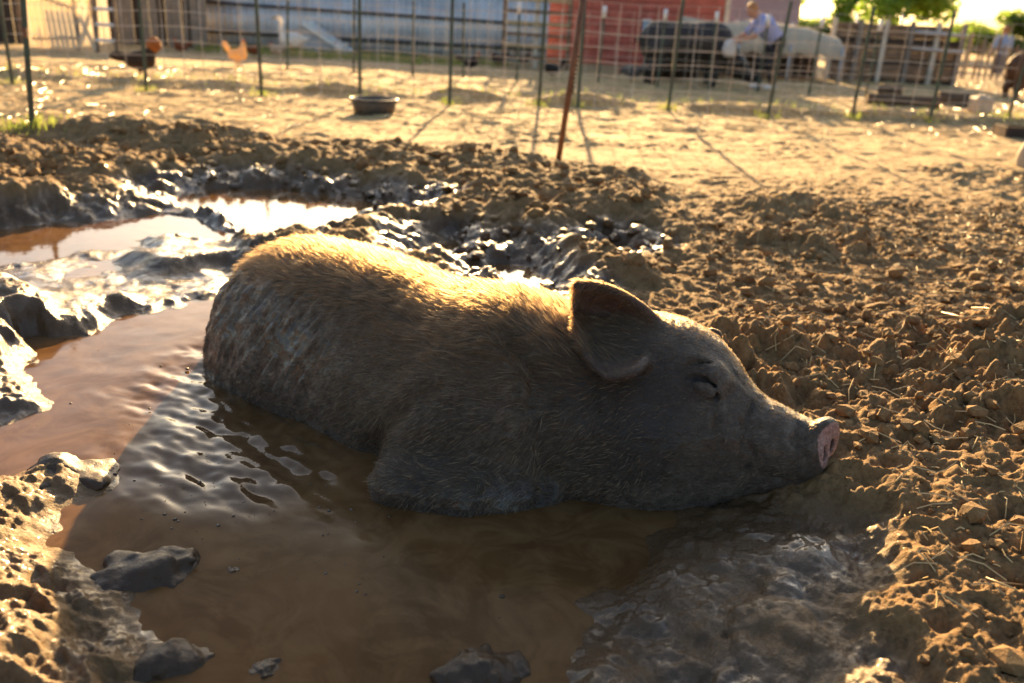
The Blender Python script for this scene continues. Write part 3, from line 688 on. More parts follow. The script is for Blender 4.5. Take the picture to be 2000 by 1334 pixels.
F1 = [((25, 165), (2, 20)), ((287, 178), (272, 0)), ((511, 187), (500, 0)), ((703, 195), (702, 0)), ((878, 205), (884, 0)), ((1052, 210), (1066, 0)), ((1128, 213), (1143, 0)), ((1304, 221), (1335, 0)), ((1498, 233), (1546, 0)), ((1663, 236), (1710, 0)), ((1814, 244), (1867, 14)), ((1964, 247), (2003, 120))]
fence = empty('wire_fence', (0, BERM_Y, 0))
tag(fence, 'long wire panel fence on thin green steel posts across the yard behind the wallow', 'fence')
fence_inv = Matrix.Translation((0, -BERM_Y, 0))
bases = []
for (b, tp) in F1:
    P = at(b[0], b[1], 0.06); T = Vector(ony(tp[0], tp[1], P.y)); d = (T - P); d = d / max(d.z, 0.1)
    top = P + d * 1.22; bases.append((P, d))
    o = tpost(P - d * 0.15, top, None); o.parent = fence; o.matrix_parent_inverse = fence_inv
for k in range(len(bases) - 1):
    if k == 6: continue
    a, b = bases[k][0], bases[k + 1 if k != 5 else 7][0]
    o = wire_panel((a.x, a.y + 0.03, 0), (b.x, b.y + 0.03, 0), 0.07, 1.18, max(2, round((b - a).length / 0.21)), 8, None); o.parent = fence; o.matrix_parent_inverse = fence_inv
# the run beyond it, with white caps on its posts
fence2 = empty('wire_fence', (2, 13.7, 0))
tag(fence2, 'farther wire fence whose steel posts carry white caps, in front of red barn', 'fence')
f2i = Matrix.Translation((-2, -13.7, 0)); prev = None
for px, py, tx in [(560, 122, 562), (690, 128, 692), (806, 135, 808), (905, 140, 906), (1010, 148, 1015), (1168, 157, 1182), (1284, 166, 1302), (1384, 172, 1403), (1480, 178, 1505), (1580, 184, 1612), (1690, 188, 1728)]:
    P = Vector(ony(px, py, 13.7)); P = Vector(ony(px, py, 13.7 + 0.05 * P.x)); P.z = 0.0; T = Vector(ony(tx, 10, P.y)); d = T - P; d = d / d.z; top = P + d * 1.12
    o = tpost(P - d * 0.1, top, None); o.parent = fence2; o.matrix_parent_inverse = f2i
    if px > 950:
        m = MB(); m.tube([top - d * 0.10, top + d * 0.06], [0.033, 0.030], 10); o = m.build('post_cap', M_WHITE, None, True); o.parent = fence2; o.matrix_parent_inverse = f2i
    if prev is not None:
        o = wire_panel((prev.x, prev.y, 0), (P.x, P.y, 0), 0.08, 1.10, max(3, round((P - prev).length / 0.22)), 7, None, 0.0024); o.parent = fence2; o.matrix_parent_inverse = f2i
    prev = P
# nearer single post on the left
P = at(63, 285, 0.05); T = Vector(ony(44, 0, P.y)); d = (T - P) / (T - P).z
root = empty('steel_post', P); tag(root, 'dark green steel post standing alone nearest the wallow, in front of pale slats', 'post')
tpost((0, 0, -0.15), d * 1.35, root, 'stake'); m = MB(); m.box(d * 0.72 + Vector((0.012, -0.016, 0)), (0.03, 0.014, 0.06)); m.build('wire_clip', M_RUST, root)
# leaning rusty pole in the middle
P = at(1089, 321, 0.06); T = Vector(ony(1138, 0, P.y - 0.05)); d = (T - P) / (T - P).z
root = empty('rusty_pole', P); tag(root, 'leaning rusty steel pole stuck in the dirt between wallow and fence', 'pole')
m = MB(); m.tube([-d * 0.2, d * 0.6 + Vector((0.004, 0, 0)), d * 1.3], [0.021, 0.020, 0.019], 12); m.build('shaft', M_RUST, root, True)
m = MB()
for k in range(9): m.box(d * (0.50 + 0.028 * k) + Vector((0.026, 0.0, 0)), (0.016, 0.014, 0.014))
m.box(d * 0.62 + Vector((0.018, 0, 0)), (0.006, 0.02, 0.28)); m.build('toothed_strip', M_DARKWOOD, root)

# ---------------------------------------------------------------- rubber feed tub
P = at(724, 232, 0.035); P.y += 0.2
tub = empty('feed_tub', (P.x, P.y, gz(P.x, P.y) - 0.005)); tag(tub, 'low round black rubber feed tub on the dirt before the fence', 'tub')
MB().lathe([(0.0, 0.0), (0.175, 0.0), (0.188, 0.012), (0.218, 0.135), (0.212, 0.142), (0.19, 0.13), (0.165, 0.025), (0.0, 0.02)], 36).build('bowl', M_RUBBER, tub, True)
rim = MB(); rim.tube([(0.223 * math.cos(a), 0.223 * math.sin(a), 0.14) for a in np.linspace(0, 2 * math.pi, 37)], 0.013, 8, cap=False); rim.build('rim', M_RUBBER, tub, True)

# ---------------------------------------------------------------- things along the left of the yard
# dark shed at the far left edge
P = at(-60, 84, 0.0); Y0 = 16.6
root = empty('dark_shed', (ony(-40, 60, Y0)[0], Y0, 0)); tag(root, 'dark brown plank shed at the far left edge of the yard', 'shed')
for k in range(12):
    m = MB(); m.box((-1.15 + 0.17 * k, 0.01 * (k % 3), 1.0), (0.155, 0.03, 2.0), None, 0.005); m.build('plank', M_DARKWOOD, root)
m = MB(); m.box((-0.2, 0.6, 2.06), (2.4, 1.4, 0.06)); m.build('roof', M_GREYWOOD, root); bar((0.78, -0.03, 0), (0.80, -0.03, 2.0), 0.09, 0.06, 'corner_post', M_WOOD, root)
# pale slatted panel leaning
Y0 = 15.8; xl = ony(58, 60, Y0)[0]; xr = ony(150, 60, Y0)[0]
root = empty('pale_screen', ((xl + xr) / 2, Y0, 0)); tag(root, 'sunlit pale panel of upright slats beside the dark shed', 'screen'); ww = xr - xl
for k in range(9):
    x = -ww / 2 + ww * (k + 0.5) / 9; bar((x + 0.06, 0, 0.0), (x - 0.05, 0.05, 1.28 + 0.05 * math.sin(k * 3)), ww / 9 * 0.66, 0.018, 'slat', M_SLAT, root)
bar((-ww / 2, 0.06, 0.95), (ww / 2, 0.06, 0.72), 0.05, 0.03, 'cross_rail', M_GREYWOOD, root); bar((-ww / 2, 0.05, 0.2), (ww / 2, 0.04, 0.25), 0.05, 0.03, 'cross_rail', M_GREYWOOD, root)
# gate with an X brace
Y0 = 15.6; xl = ony(152, 60, Y0)[0]; xr = ony(186, 60, Y0)[0]; ww = xr - xl
root = empty('braced_gate', ((xl + xr) / 2, Y0, 0)); tag(root, 'narrow pale gate with crossed diagonal braces next to the slatted panel', 'gate')
for s in (-1, 1): bar((s * ww / 2, 0, 0), (s * ww / 2, 0, 1.5), 0.06, 0.05, 'upright', M_GREYWOOD, root)
bar((-ww / 2, -0.03, 0.08), (ww / 2 - .03, -0.03, 0.72), 0.07, 0.025, 'brace', M_SLAT, root); bar((ww / 2, -0.055, 0.08), (-ww / 2 + .03, -0.055, 0.72), 0.07, 0.02, 'brace', M_SLAT, root)
bar((-ww / 2, -0.03, 0.72), (ww / 2 - .03, -0.03, 1.4), 0.07, 0.025, 'brace', M_SLAT, root); bar((ww / 2, -0.055, 0.72), (-ww / 2 + .03, -0.055, 1.4), 0.07, 0.02, 'brace', M_SLAT, root)
# ladder
Y0 = 15.3; xl = ony(186, 60, Y0)[0]; xr = ony(222, 60, Y0)[0]; ww = xr - xl
root = empty('wooden_ladder', ((xl + xr) / 2, Y0, 0)); tag(root, 'short ladder with bright white rungs leaning next to the braced gate', 'ladder')
for s in (-1, 1): bar((s * ww / 2 + 0.03, -0.05, 0.0), (s * ww / 2 - 0.03, 0.25, 1.5), 0.05, 0.04, 'rail', M_WOOD, root)
for k in range(5): z = 0.26 + 0.245 * k; bar((-ww / 2, -0.05 + 0.2 * z - 0.02, z), (ww / 2, -0.05 + 0.2 * z - 0.02, z), 0.055, 0.03, 'rung', M_WHITE, root)
# poles and boards
for (bx, by, tx, ty, w, mat, nm, lb) in [
    (247, 82, 244, 0, 0.06, M_RUST, 'red_board', 'reddish upright board between the ladder and the pale leaning pole'),
    (306, 84, 293, 0, 0.075, M_PALE, 'leaning_pole', 'pale sunlit pole leaning over the crested hen'),
    (366, 106, 361, 0, 0.05, M_GREYWOOD, 'wooden_stake', 'thin grey-brown stake beside the dark blue barrel'),
    (276, 80, 268, 0, 0.05, M_DARKWOOD, 'dark_stake', 'dark stake standing just left of the pale leaning pole'),
    (792, 95, 796, 0, 0.13, M_WOOD, 'brown_post', 'brown wooden post in front of the blue-grey sheet wall'),
    (758, 92, 756, 0, 0.06, M_GREYWOOD, 'grey_post', 'slim grey post left of the brown wooden post')]:
    P = at(bx, by, 0.0); T = Vector(ony(tx, ty, P.y)); d = (T - P) / (T - P).z
    root = empty(nm, P); tag(root, lb, nm.split('_')[1] if nm != 'dark_stake' else 'stake')
    bar(-d * 0.1, d * 1.55, w, w * 0.7, 'shaft', mat, root)
# board wall of the hen run behind ladder
Y0 = 18.0; xl = ony(215, 60, Y0)[0]; xr = ony(405, 60, Y0)[0]
root = empty('hen_house', ((xl + xr) / 2, Y0, 0)); tag(root, 'shaded brown board hen house behind the ladder and poles', 'hen house'); n = 12; ww = xr - xl
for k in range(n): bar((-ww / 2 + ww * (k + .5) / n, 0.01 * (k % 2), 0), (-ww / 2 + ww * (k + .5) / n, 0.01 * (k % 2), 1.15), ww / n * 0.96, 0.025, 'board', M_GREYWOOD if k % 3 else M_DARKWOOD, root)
m = MB(); m.box((0, 0.5, 1.19), (ww + 0.1, 1.2, 0.05)); m.build('roof', M_DARKWOOD, root)
for x, z in ((-0.35, 1.0), (-0.2, 1.25), (0.1, 1.02)): m = MB(); m.box((x, -0.03, z), (0.16, 0.03, 0.05)); m.build('hinge_plate', M_WHITE, root)
# blue barrel
P = at(389, 84, 0.0); root = empty('blue_barrel', (P.x, P.y, 0)); tag(root, 'dark blue plastic barrel standing left of the blue-grey sheet wall', 'barrel')
MB().lathe([(0.0, 0), (0.15, 0), (0.165, 0.02), (0.168, 0.3), (0.18, 0.31), (0.18, 0.34), (0.168, 0.35), (0.168, 0.65), (0.18, 0.66), (0.18, 0.69), (0.166, 0.70), (0.155, 0.98), (0.0, 1.0)], 28).build('drum', M_BLUE, root, True)
MB().lathe([(0, 0.98), (0.05, 0.98), (0.05, 1.02), (0, 1.02)], 16, (0.05, 0.03, 0)).build('bung', M_WHITE, root, True)
# sheet metal wall
Y0 = 19.0; xl = ony(402, 60, Y0)[0]; xr = ony(1068, 60, Y0)[0]; ww = xr - xl
root = empty('sheet_wall', ((xl + xr) / 2, Y0, 0)); tag(root, 'long shaded blue-grey corrugated sheet wall behind the hens', 'wall', None, 'thing')
ns = 10
for k in range(ns):
    x0 = -ww / 2 + ww * k / ns - 0.02; yo = 0.012 * (k % 2); w1 = ww / ns + 0.05; nn = 24; vs = []; fs = []
    for i in range(nn + 1):
        xx = x0 + w1 * i / nn; yy = yo + 0.018 * math.sin(i / nn * 2 * math.pi * 6)
        vs += [(xx, yy, 0.02), (xx, yy, 1.12 + 0.03 * (k % 2) + 0.03 * k), (xx, yy + 0.004, 1.12 + 0.03 * (k % 2) + 0.03 * k), (xx, yy + 0.004, 0.02)]
    for i in range(nn):
        for j in range(4): fs.append((4 * i + j, 4 * (i + 1) + j, 4 * (i + 1) + (j + 1) % 4, 4 * i + (j + 1) % 4))
    mesh_np('sheet', vs, fs, M_BLUEMETAL, root)
bar((-ww / 2, -0.05, 0.92), (ww / 2, -0.05, 0.80), 0.05, 0.05, 'top_rail', M_DARKWOOD, root); bar((-ww / 2, -0.05, 0.35), (ww / 2, -0.05, 0.32), 0.05, 0.05, 'top_rail', M_DARKWOOD, root)
# grey sloped plastic ramp
P = at(640, 108, 0.02); root = empty('plastic_ramp', (P.x, P.y, 0)); tag(root, 'pale grey sloped plastic ramp before the sheet wall', 'ramp')
sl = [(-0.42, 0, 0.60), (0.40, 0, 0.10)]
bar((-0.42, 0, 0.58), (0.44, 0, 0.06), 0.04, 0.5, 'slide_bed', M_GREYPL, root); bar((-0.42, -0.27, 0.62), (0.44, -0.27, 0.10), 0.10, 0.04, 'side_lip', M_WHITE, root); bar((-0.42, 0.27, 0.62), (0.44, 0.27, 0.10), 0.10, 0.04, 'side_lip', M_WHITE, root)
m = MB(); m.poly([(-0.46, -0.22, 0), (0.30, -0.22, 0), (0.30, -0.22, 0.10), (-0.46, -0.22, 0.56)]); m.poly([(-0.46, 0.22, 0), (0.30, 0.22, 0), (0.30, 0.22, 0.10), (-0.46, 0.22, 0.56)]); m.box((-0.46, 0, 0.28), (0.03, 0.44, 0.56)); m.build('support', M_GREYPL, root)
m = MB(); m.tube([(0.44, -0.25, 0.10), (0.52, -0.25, 0.16), (0.54, -0.25, 0.05)], 0.05, 8); m.build('foot', M_WHITE, root, True)
# slatted crate
P = at(915, 112, 0.02); root = empty('slatted_crate', (P.x, P.y, 0)); tag(root, 'tall arched crate of brown horizontal slats beside the red barn', 'crate')
for s in (-1, 1): bar((s * 0.36, 0, 0), (s * 0.36, 0, 0.72), 0.05, 0.06, 'corner_post', M_WOOD, root)
for k in range(7): z = 0.09 + 0.105 * k; hw = 0.38 if z < 0.6 else 0.33; bar((-hw, -0.04, z), (hw, -0.04, z + 0.01), 0.065, 0.02, 'slat', M_LOGEND if k % 2 else M_WOOD, root)
m = MB(); m.tube([(-0.38 * math.cos(a), 0, 0.66 + 0.2 * math.sin(a)) for a in np.linspace(0, math.pi, 11)], 0.035, 8); m.build('arched_top', M_PALE, root, True)
m = MB(); m.box((0, 0.35, 0.36), (0.70, 0.04, 0.72)); m.build('back_board', M_DARKWOOD, root)

# ---------------------------------------------------------------- red barn and shelters
Y0 = 19.6; xl = ony(1062, 60, Y0)[0]; xr = ony(1415, 60, Y0)[0]; ww = xr - xl
barn = empty('red_barn', ((xl + xr) / 2, Y0, 0)); tag(barn, 'shaded dark red barn with horizontal board siding behind the fences', 'barn')
for k in range(14): bar((-ww / 2, 0.004 * (k % 2), 0.10 + 0.165 * k), (ww / 2, 0.004 * (k % 2), 0.10 + 0.165 * k), 0.155, 0.03, 'siding_board', M_RED, barn)
m = MB(); m.box((0, 1.6, 1.15), (ww - 0.04, 3.1, 2.3)); m.build('wall', M_RED, barn)
m = MB(); m.poly([(-ww / 2 - .15, -0.2, 2.28), (ww / 2 + .15, -0.2, 2.28), (ww / 2 + .15, 3.3, 2.9), (-ww / 2 - .15, 3.3, 2.9)]); m.poly([(-ww / 2 - .15, -0.2, 2.34), (-ww / 2 - .15, 3.3, 2.96), (ww / 2 + .15, 3.3, 2.96), (ww / 2 + .15, -0.2, 2.34)]); m.build('roof', M_ROOF, barn)
for s in (-1, 1): bar((s * ww / 2, -0.03, 0), (s * ww / 2, -0.03, 2.28), 0.1, 0.05, 'corner_trim', M_RED if s < 0 else M_PALE, barn)
m = MB(); m.box((0.25, -0.03, 0.86), (0.16, 0.03, 0.22), None, 0.005); wnd = m.build('small_window', M_LBLUE, barn); m = MB(); m.box((0.25, -0.05, 0.99), (0.2, 0.03, 0.04)); m.build('window_frame', M_WHITE, wnd)
# rail pen left of the barn
Y0 = 17.0; xl = ony(985, 60, Y0)[0]; xr = ony(1112, 60, Y0)[0]; ww = xr - xl
root = empty('rail_pen', ((xl + xr) / 2, Y0, 0)); tag(root, 'low pen of sunlit tan rails at the left end of the red barn', 'pen')
for x in (-ww / 2, 0, ww / 2): bar((x, 0.05, 0), (x, 0.05, 1.3), 0.08, 0.08, 'upright', M_PALE if x == 0 else M_WOOD, root)
for k in range(6): bar((-ww / 2, 0, 0.25 + 0.2 * k), (ww / 2, 0, 0.24 + 0.2 * k), 0.06, 0.03, 'rail', M_LOGEND if k % 2 else M_WOOD, root)
# grey shed roof behind
Y0 = 27.0; xl = ony(1410, 30, Y0)[0]; xr = ony(1562, 30, Y0)[0]; ww = xr - xl
root = empty('grey_shed', ((xl + xr) / 2, Y0, 0)); tag(root, 'lilac-grey shed wall with brown base rising behind the tan tarp shelter', 'shed')
m = MB(); m.box((0, 1, 1.6), (ww, 2, 1.2)); m.build('wall', M_ROOF, root); m = MB(); m.box((0, 1, 0.5), (ww - 0.1, 1.9, 1.0)); m.build('base_wall', M_WOOD, root)
m = MB(); m.box((0, 0.9, 2.24), (ww + 0.4, 2.6, 0.08)); m.build('roof', M_ROOF, root)
for x in (-ww * .3, ww * 0.1, ww * .42): bar((x, -0.04, 0), (x, -0.04, 1.1), 0.12, 0.06, 'post', M_WHITE, root)
# tarp shelter
Y0 = 16.9; xl = ony(1335, 80, Y0)[0]; xr = ony(1652, 90, Y0)[0]; ww = xr - xl
root = empty('tarp_shelter', ((xl + xr) / 2, Y0, 0)); tag(root, 'low shelter roofed with a sagging tan tarp behind the stooping person', 'shelter')
nu, nv = 40, 14; V = []
for i in range(nu + 1):
    fx = i / nu
    for j in range(nv + 1):
        fy = j / nv; a = math.pi * fy
        z = 0.58 + 0.52 * math.sin(a) ** 0.7 * (1 - 0.35 * sstep(0.75, 1.0, fx)) * (0.93 + 0.07 * math.cos(fx * 4 * math.pi)) - 0.22 * max(0, fx - 0.8)
        if fy < 0.12 or fy > 0.88: z -= 0.05 * abs(math.sin(fx * 22))
        V.append((-ww / 2 + ww * fx, -0.1 + 1.5 * fy, z))
f4 = [(i * (nv + 1) + j, (i + 1) * (nv + 1) + j, (i + 1) * (nv + 1) + j + 1, i * (nv + 1) + j + 1) for i in range(nu) for j in range(nv)]
tp = mesh_np('tarp', V, f4, M_TARP, root); so = tp.modifiers.new('thickness', 'SOLIDIFY'); so.thickness = 0.008
for fx in (-0.48, -0.16, 0.16, 0.48):
    for y in (-0.05, 1.35): rod((ww * fx, y, 0), (ww * fx, y, 0.72), 0.025, 'pole', M_GREYPL, root)
m = MB(); m.box((0, 1.45, 0.3), (ww, 0.04, 0.6)); m.build('back_board', M_DARKWOOD, root)
# dark round bale
P = at(1318, 120, 0.0); P.y = 17.4; root_x = ony(1316, 80, 16.2)[0]
root = empty('round_bale', (root_x, 16.2, 0)); tag(root, 'dark brown round bale showing above the black hog', 'bale')
v = []; rr = 0.5
m = MB(); m.lathe([(0.0, -0.45), (0.42, -0.45), (0.49, -0.40), (0.51, -0.2), (0.495, 0.0), (0.51, 0.2), (0.49, 0.40), (0.42, 0.45), (0.0, 0.45)], 30)
bmesh.ops.rotate(m.bm, cent=(0, 0, 0), matrix=Matrix.Rotation(math.pi / 2, 3, 'Y'), verts=m.bm.verts); bmesh.ops.translate(m.bm, vec=(0, 0, 0.5), verts=m.bm.verts); m.build('rolled_straw', M_DARKWOOD, root, True)
for x in (-0.2, 0.2): m = MB(); m.tube([(x, 0.515 * math.cos(a), 0.5 + 0.515 * math.sin(a)) for a in np.linspace(0, 2 * math.pi, 25)], 0.008, 5, cap=False); m.build('twine', M_WOOD, root)

# ---------------------------------------------------------------- clutter under the shelter and to the right
def bucket(px, py, h, r, mat, name, lab, cat, Y=None):
    P = at(px, py, 0.02)
    o = empty(name, (P.x, P.y, gz(P.x, P.y) - 0.004)); tag(o, lab, cat)
    MB().lathe([(0, 0), (r * 0.82, 0), (r, h), (r * 1.06, h), (r * 1.06, h * 1.04), (r * 0.93, h), (r * 0.78, h * 0.08), (0, h * 0.06)], 22).build('pail', mat, o, True)
    m = MB(); m.tube([(r * math.cos(a), 0, h + r * 0.9 * math.sin(a)) for a in np.linspace(0, math.pi, 11)], 0.006, 6); m.build('handle', M_WIRE, o, True)
bucket(1562, 152, 0.32, 0.12, M_WHITE, 'white_bucket', 'white bucket under the tan tarp shelter', 'bucket')
bucket(1655, 152, 0.22, 0.10, M_LBLUE, 'pale_blue_bucket', 'pale blue bucket by the right end of the tarp shelter', 'bucket')
def tub_box(px, py, s, mat, name, lab, cat):
    P = at(px, py, 0.02); o = empty(name, (P.x, P.y, gz(P.x, P.y) - 0.004)); tag(o, lab, cat)
    m = MB(); w, d, h = s; t = 0.02
    m.box((0, 0, t / 2), (w * .9, d * .9, t)); m.box((0, -d / 2, h / 2), (w, t, h)); m.box((0, d / 2, h / 2), (w, t, h)); m.box((-w / 2, 0, h / 2), (t, d - t * 1.1, h)); m.box((w / 2, 0, h / 2), (t, d - t * 1.1, h)); m.build('bin', mat, o)
    m = MB(); m.box((0, 0, h + 0.012), (w * 1.06, d * 1.06, 0.02), None, 0.006); m.build('lid', mat, o)
tub_box(1695, 148, (0.30, 0.25, 0.26), M_LBLUE, 'storage_bin', 'larger light blue plastic bin before the brown plank fence', 'bin')
tub_box(1724, 152, (0.2, 0.2, 0.16), M_LBLUE, 'storage_bin', 'smaller light blue plastic bin beside the larger bin', 'bin')
tub_box(1792, 152, (0.14, 0.14, 0.26), M_WHITE, 'white_container', 'narrow white container before the brown plank fence', 'container')
# brown plank fence on the right
Y0 = 18.2; xl = ony(1622, 80, Y0)[0]; xr = ony(1872, 100, Y0)[0]; ww = xr - xl
root = empty('plank_fence', ((xl + xr) / 2, Y0, 0)); tag(root, 'brown horizontal plank fence with grey pipe rails under the bright tree', 'fence')
for k in range(9): bar((-ww / 2, 0.01 * (k % 2), 0.08 + 0.125 * k), (ww / 2 - (0.25 if k > 6 else 0), 0.01 * (k % 2), 0.09 + 0.125 * k), 0.1235, 0.025, 'plank', M_WOOD if k % 3 else M_DARKWOOD, root)
for k in range(6): x = -ww / 2 + ww * k / 5; bar((x, -0.06, -0.1), (x + 0.01, -0.06, 1.22), 0.09, 0.07, 'post', M_GREYWOOD if k % 2 else M_PALE, root)
for z in (1.0, 0.7): rod((ww * 0.12, -0.12, z + 0.03), (ww / 2 + 0.05, -0.12, z), 0.035, 'pipe_rail', M_GREYPL, root)
for (bx, by, tx, ty, lb) in [(1747, 150, 1762, 36, 'tall white pole rising before the plank fence, right one of two'), (1655, 140, 1675, 32, 'tall white pole at the right end of the tarp shelter')]:
    P = at(bx, by, 0); T = Vector(ony(tx, ty, P.y)); root = empty('white_pole', P); tag(root, lb, 'pole'); d = T - P
    m = MB(); m.tube([-d * 0.08, d * 0.5, d * 1.05], [0.035, 0.033, 0.033], 10); m.build('shaft', M_WHITE, root, True); m = MB(); m.tube([d * 1.05, d * 1.07], [0.04, 0.03], 10); m.build('cap', M_GREYPL, root, True)
# paling fence farther right
Y0 = 21.0; xl = ony(1868, 100, Y0)[0]; xr = ony(2060, 100, Y0)[0]; ww = xr - xl
root = empty('paling_fence', ((xl + xr) / 2, Y0, 0)); tag(root, 'thin uneven paling fence before the person far right', 'fence'); random.seed(5)
for k in range(15): x = -ww / 2 + ww * (k + random.random() * .5) / 15; bar((x, 0, -0.05), (x + random.uniform(-.05, .05), 0, random.uniform(0.8, 1.1)), 0.05, 0.03, 'paling', [M_WOOD, M_GREYWOOD, M_LOGEND][k % 3], root)
for z in (0.35, 0.75): bar((-ww / 2, 0.04, z), (ww / 2, 0.04, z), 0.05, 0.03, 'rail', M_GREYWOOD, root)
# logs, blocks, trough, stone
def log(p0, p1, r, lab):
    a = at(*p0, 0.03); b = at(*p1, 0.03); a.z = gz(a.x, a.y) + r * 0.8; b.z = gz(b.x, b.y) + r * 0.8
    c = (a + b) / 2; o = empty('log', c - Vector((0, 0, r))); tag(o, lab, 'log'); a -= o.location; b -= o.location; rs = random.Random(int(p0[0]))
    pts = [a.lerp(b, t / 6) for t in range(7)]; m = MB(); m.tube(pts, [r * rs.uniform(0.9, 1.1) for _ in pts], 14); m.build('trunk', M_BARK, o, True)
    d = (b - a).normalized() * 0.004
    for q, s in ((a, -1), (b, 1)): m = MB(); m.tube([q + d * s * 0.2, q + d * s * 1.5], [r * 0.88, r * 0.86], 14); m.build('cut_end', M_LOGEND, o)
log((1690, 208), (1830, 216), 0.085, 'long brown log on the straw behind the fence')
log((1828, 210), (1905, 214), 0.10, 'shorter thick log with a pale cut end behind the fence')
log((1715, 190), (1760, 194), 0.10, 'small sunlit log stub behind the long brown log')
P = at(1918, 228, 0.04); o = empty('feed_block', (P.x, P.y + .1, gz(P.x, P.y) - 0.01)); tag(o, 'cream square feed block beside the shorter log', 'feed block')
m = MB(); m.box((0, 0, 0.11), (0.25, 0.24, 0.22), None, 0.03); m.build('block', M_CREAM, o); m = MB(); m.lathe([(0, 0.215), (0.05, 0.215), (0.055, 0.24), (0.03, 0.235), (0, 0.225)], 16); m.build('dished_top', M_PALE, o, True)
P = at(1985, 270, 0.06); o = empty('feed_trough', (P.x + .12, P.y, gz(P.x, P.y) - 0.01)); tag(o, 'low dark wooden trough at the foot of the rightmost fence post', 'trough')
m = MB(); m.box((0, -0.13, 0.06), (0.62, 0.025, 0.12)); m.build('side_board', M_DARKWOOD, o); m = MB(); m.box((0, 0.13, 0.06), (0.62, 0.025, 0.12)); m.build('side_board', M_DARKWOOD, o)
for s in (-1, 1): m = MB(); m.box((s * 0.30, 0, 0.06), (0.025, 0.235, 0.12)); m.build('end_board', M_LOGEND, o)
m = MB(); m.box((0, 0, 0.015), (0.57, 0.235, 0.025)); m.build('floor_board', M_DARKWOOD, o)
P = at(2003, 330, 0.06)
def stone_f(Q): return smin(ell(Q, (0, 0, 0.10), (0.075, 0.09, 0.15)), ell(Q, (0.05, 0.02, 0.03), (0.10, 0.10, 0.08)), 0.05) + 0.012 * noise3(Q / 0.06, 3)
o = sdf_obj('pale_stone', stone_f, (-0.16, -0.16, -0.1), (0.2, 0.2, 0.3), 0.012, M_CREAM); o.location = (P.x, P.y, gz(P.x, P.y) - 0.02); tag(o, 'tall rounded cream stone cut off by the right edge of the photo', 'stone')

# ---------------------------------------------------------------- animals and people in the yard
def hog(name, loc, rz, s, mat, lab, headdown=0.25, hair=None):
    root = empty(name, loc, rz); tag(root, lab, 'pig')
    def f(P):
        P = P / s
        d = ell(P, (0.0, 0, 0.56), (0.62, 0.25, 0.27)); d = smin(d, ell(P, (-0.38, 0, 0.56), (0.28, 0.23, 0.28)), 0.1); d = smin(d, ell(P, (0.36, 0, 0.60), (0.28, 0.22, 0.27)), 0.1)
        hx, hz = 0.78, 0.52 - headdown
        d = smin(d, cone(P, (0.45, 0, 0.56), (hx, 0, hz + 0.06), 0.22, 0.15), 0.1); d = smin(d, cone(P, (hx, 0, hz + 0.04), (hx + 0.24, 0, hz - 0.10), 0.13, 0.06), 0.05)
        d = smin(d, ell(P, (hx + 0.26, 0, hz - 0.11), (0.03, 0.06, 0.06)), 0.03)
        for y in (-1, 1):
            d = smin(d, cone(P, (hx - 0.06, y * 0.10, hz + 0.15), (hx + 0.04, y * 0.19, hz + 0.12), 0.05, 0.02), 0.03)
            d = smin(d, chain(P, [(0.40, y * 0.13, 0.45), (0.42, y * 0.14, 0.24), (0.40, y * 0.14, 0.04)], [0.13, 0.065, 0.05], 0.04), 0.05)
            d = smin(d, chain(P, [(-0.42, y * 0.13, 0.48), (-0.40, y * 0.14, 0.30), (-0.50, y * 0.14, 0.20), (-0.47, y * 0.14, 0.04)], [0.16, 0.10, 0.06, 0.05], 0.04), 0.05)
        d = smin(d, chain(P, [(-0.62, 0, 0.66), (-0.70, 0.03, 0.58), (-0.69, 0.05, 0.50)], [0.025, 0.018, 0.012], 0.02), 0.02)
        return (d + 0.012 * noise3(P / 0.09, 2)) * s
    sdf_obj('body', f, np.array((-0.85, -0.4, -0.04)) * s, np.array((1.2, 0.4, 1.0)) * s, 0.014 * s, mat, root)
    return root
P = at(1330, 170, 0.03)
hog('black_hog', (P.x, P.y, gz(P.x, P.y) - 0.01), math.radians(8), 1.14, M_BLACKHIDE, 'big black hog standing side-on behind the fence, head lowered to the right', 0.30)
P = at(2012, 198, 0.03)
hog('brown_hog', (P.x + .02, P.y, gz(P.x, P.y) - 0.01), math.radians(12), 0.90, M_BROWNHIDE, 'rust-brown hog with sunlit outline, cut off by the right edge', 0.2)

def feather(name, c1, c2, rough=0.75):
    t = NT(name); c = t.co(); col = t.mix(t.ramp(t.noise(c, 26, 5), [(0.35, 0.0), (0.65, 1.0)]), c2, c1); t.set(t.b, Base_Color=col, Roughness=rough)
    tr = t.new('ShaderNodeBsdfTranslucent'); t.l.new(col, tr.inputs['Color']); mx = t.new('ShaderNodeMixShader'); mx.inputs[0].default_value = 0.35
    t.l.new(t.b.outputs[0], mx.inputs[1]); t.l.new(tr.outputs[0], mx.inputs[2]); t.l.new(mx.outputs[0], t.out.inputs['Surface']); return t.m
F_BLACK = feather('black_feathers', (0.030, 0.027, 0.026), (0.014, 0.012, 0.012)); F_GOLD = feather('golden_feathers', (0.80, 0.60, 0.30), (0.66, 0.42, 0.17)); F_RUST = feather('rust_feathers', (0.30, 0.095, 0.030), (0.20, 0.06, 0.02))
F_WHITE = feather('white_feathers', (0.88, 0.85, 0.80), (0.78, 0.72, 0.64)); F_BROWN = feather('dark_brown_feathers', (0.055, 0.034, 0.020), (0.028, 0.017, 0.011)); F_GREY = feather('speckled_feathers', (0.20, 0.19, 0.19), (0.06, 0.06, 0.065)); F_ORANGE = feather('orange_crest_feathers', (0.42, 0.16, 0.04), (0.25, 0.09, 0.02))
F_BUFF = feather('buff_feathers', (0.42, 0.27, 0.14), (0.55, 0.48, 0.38))
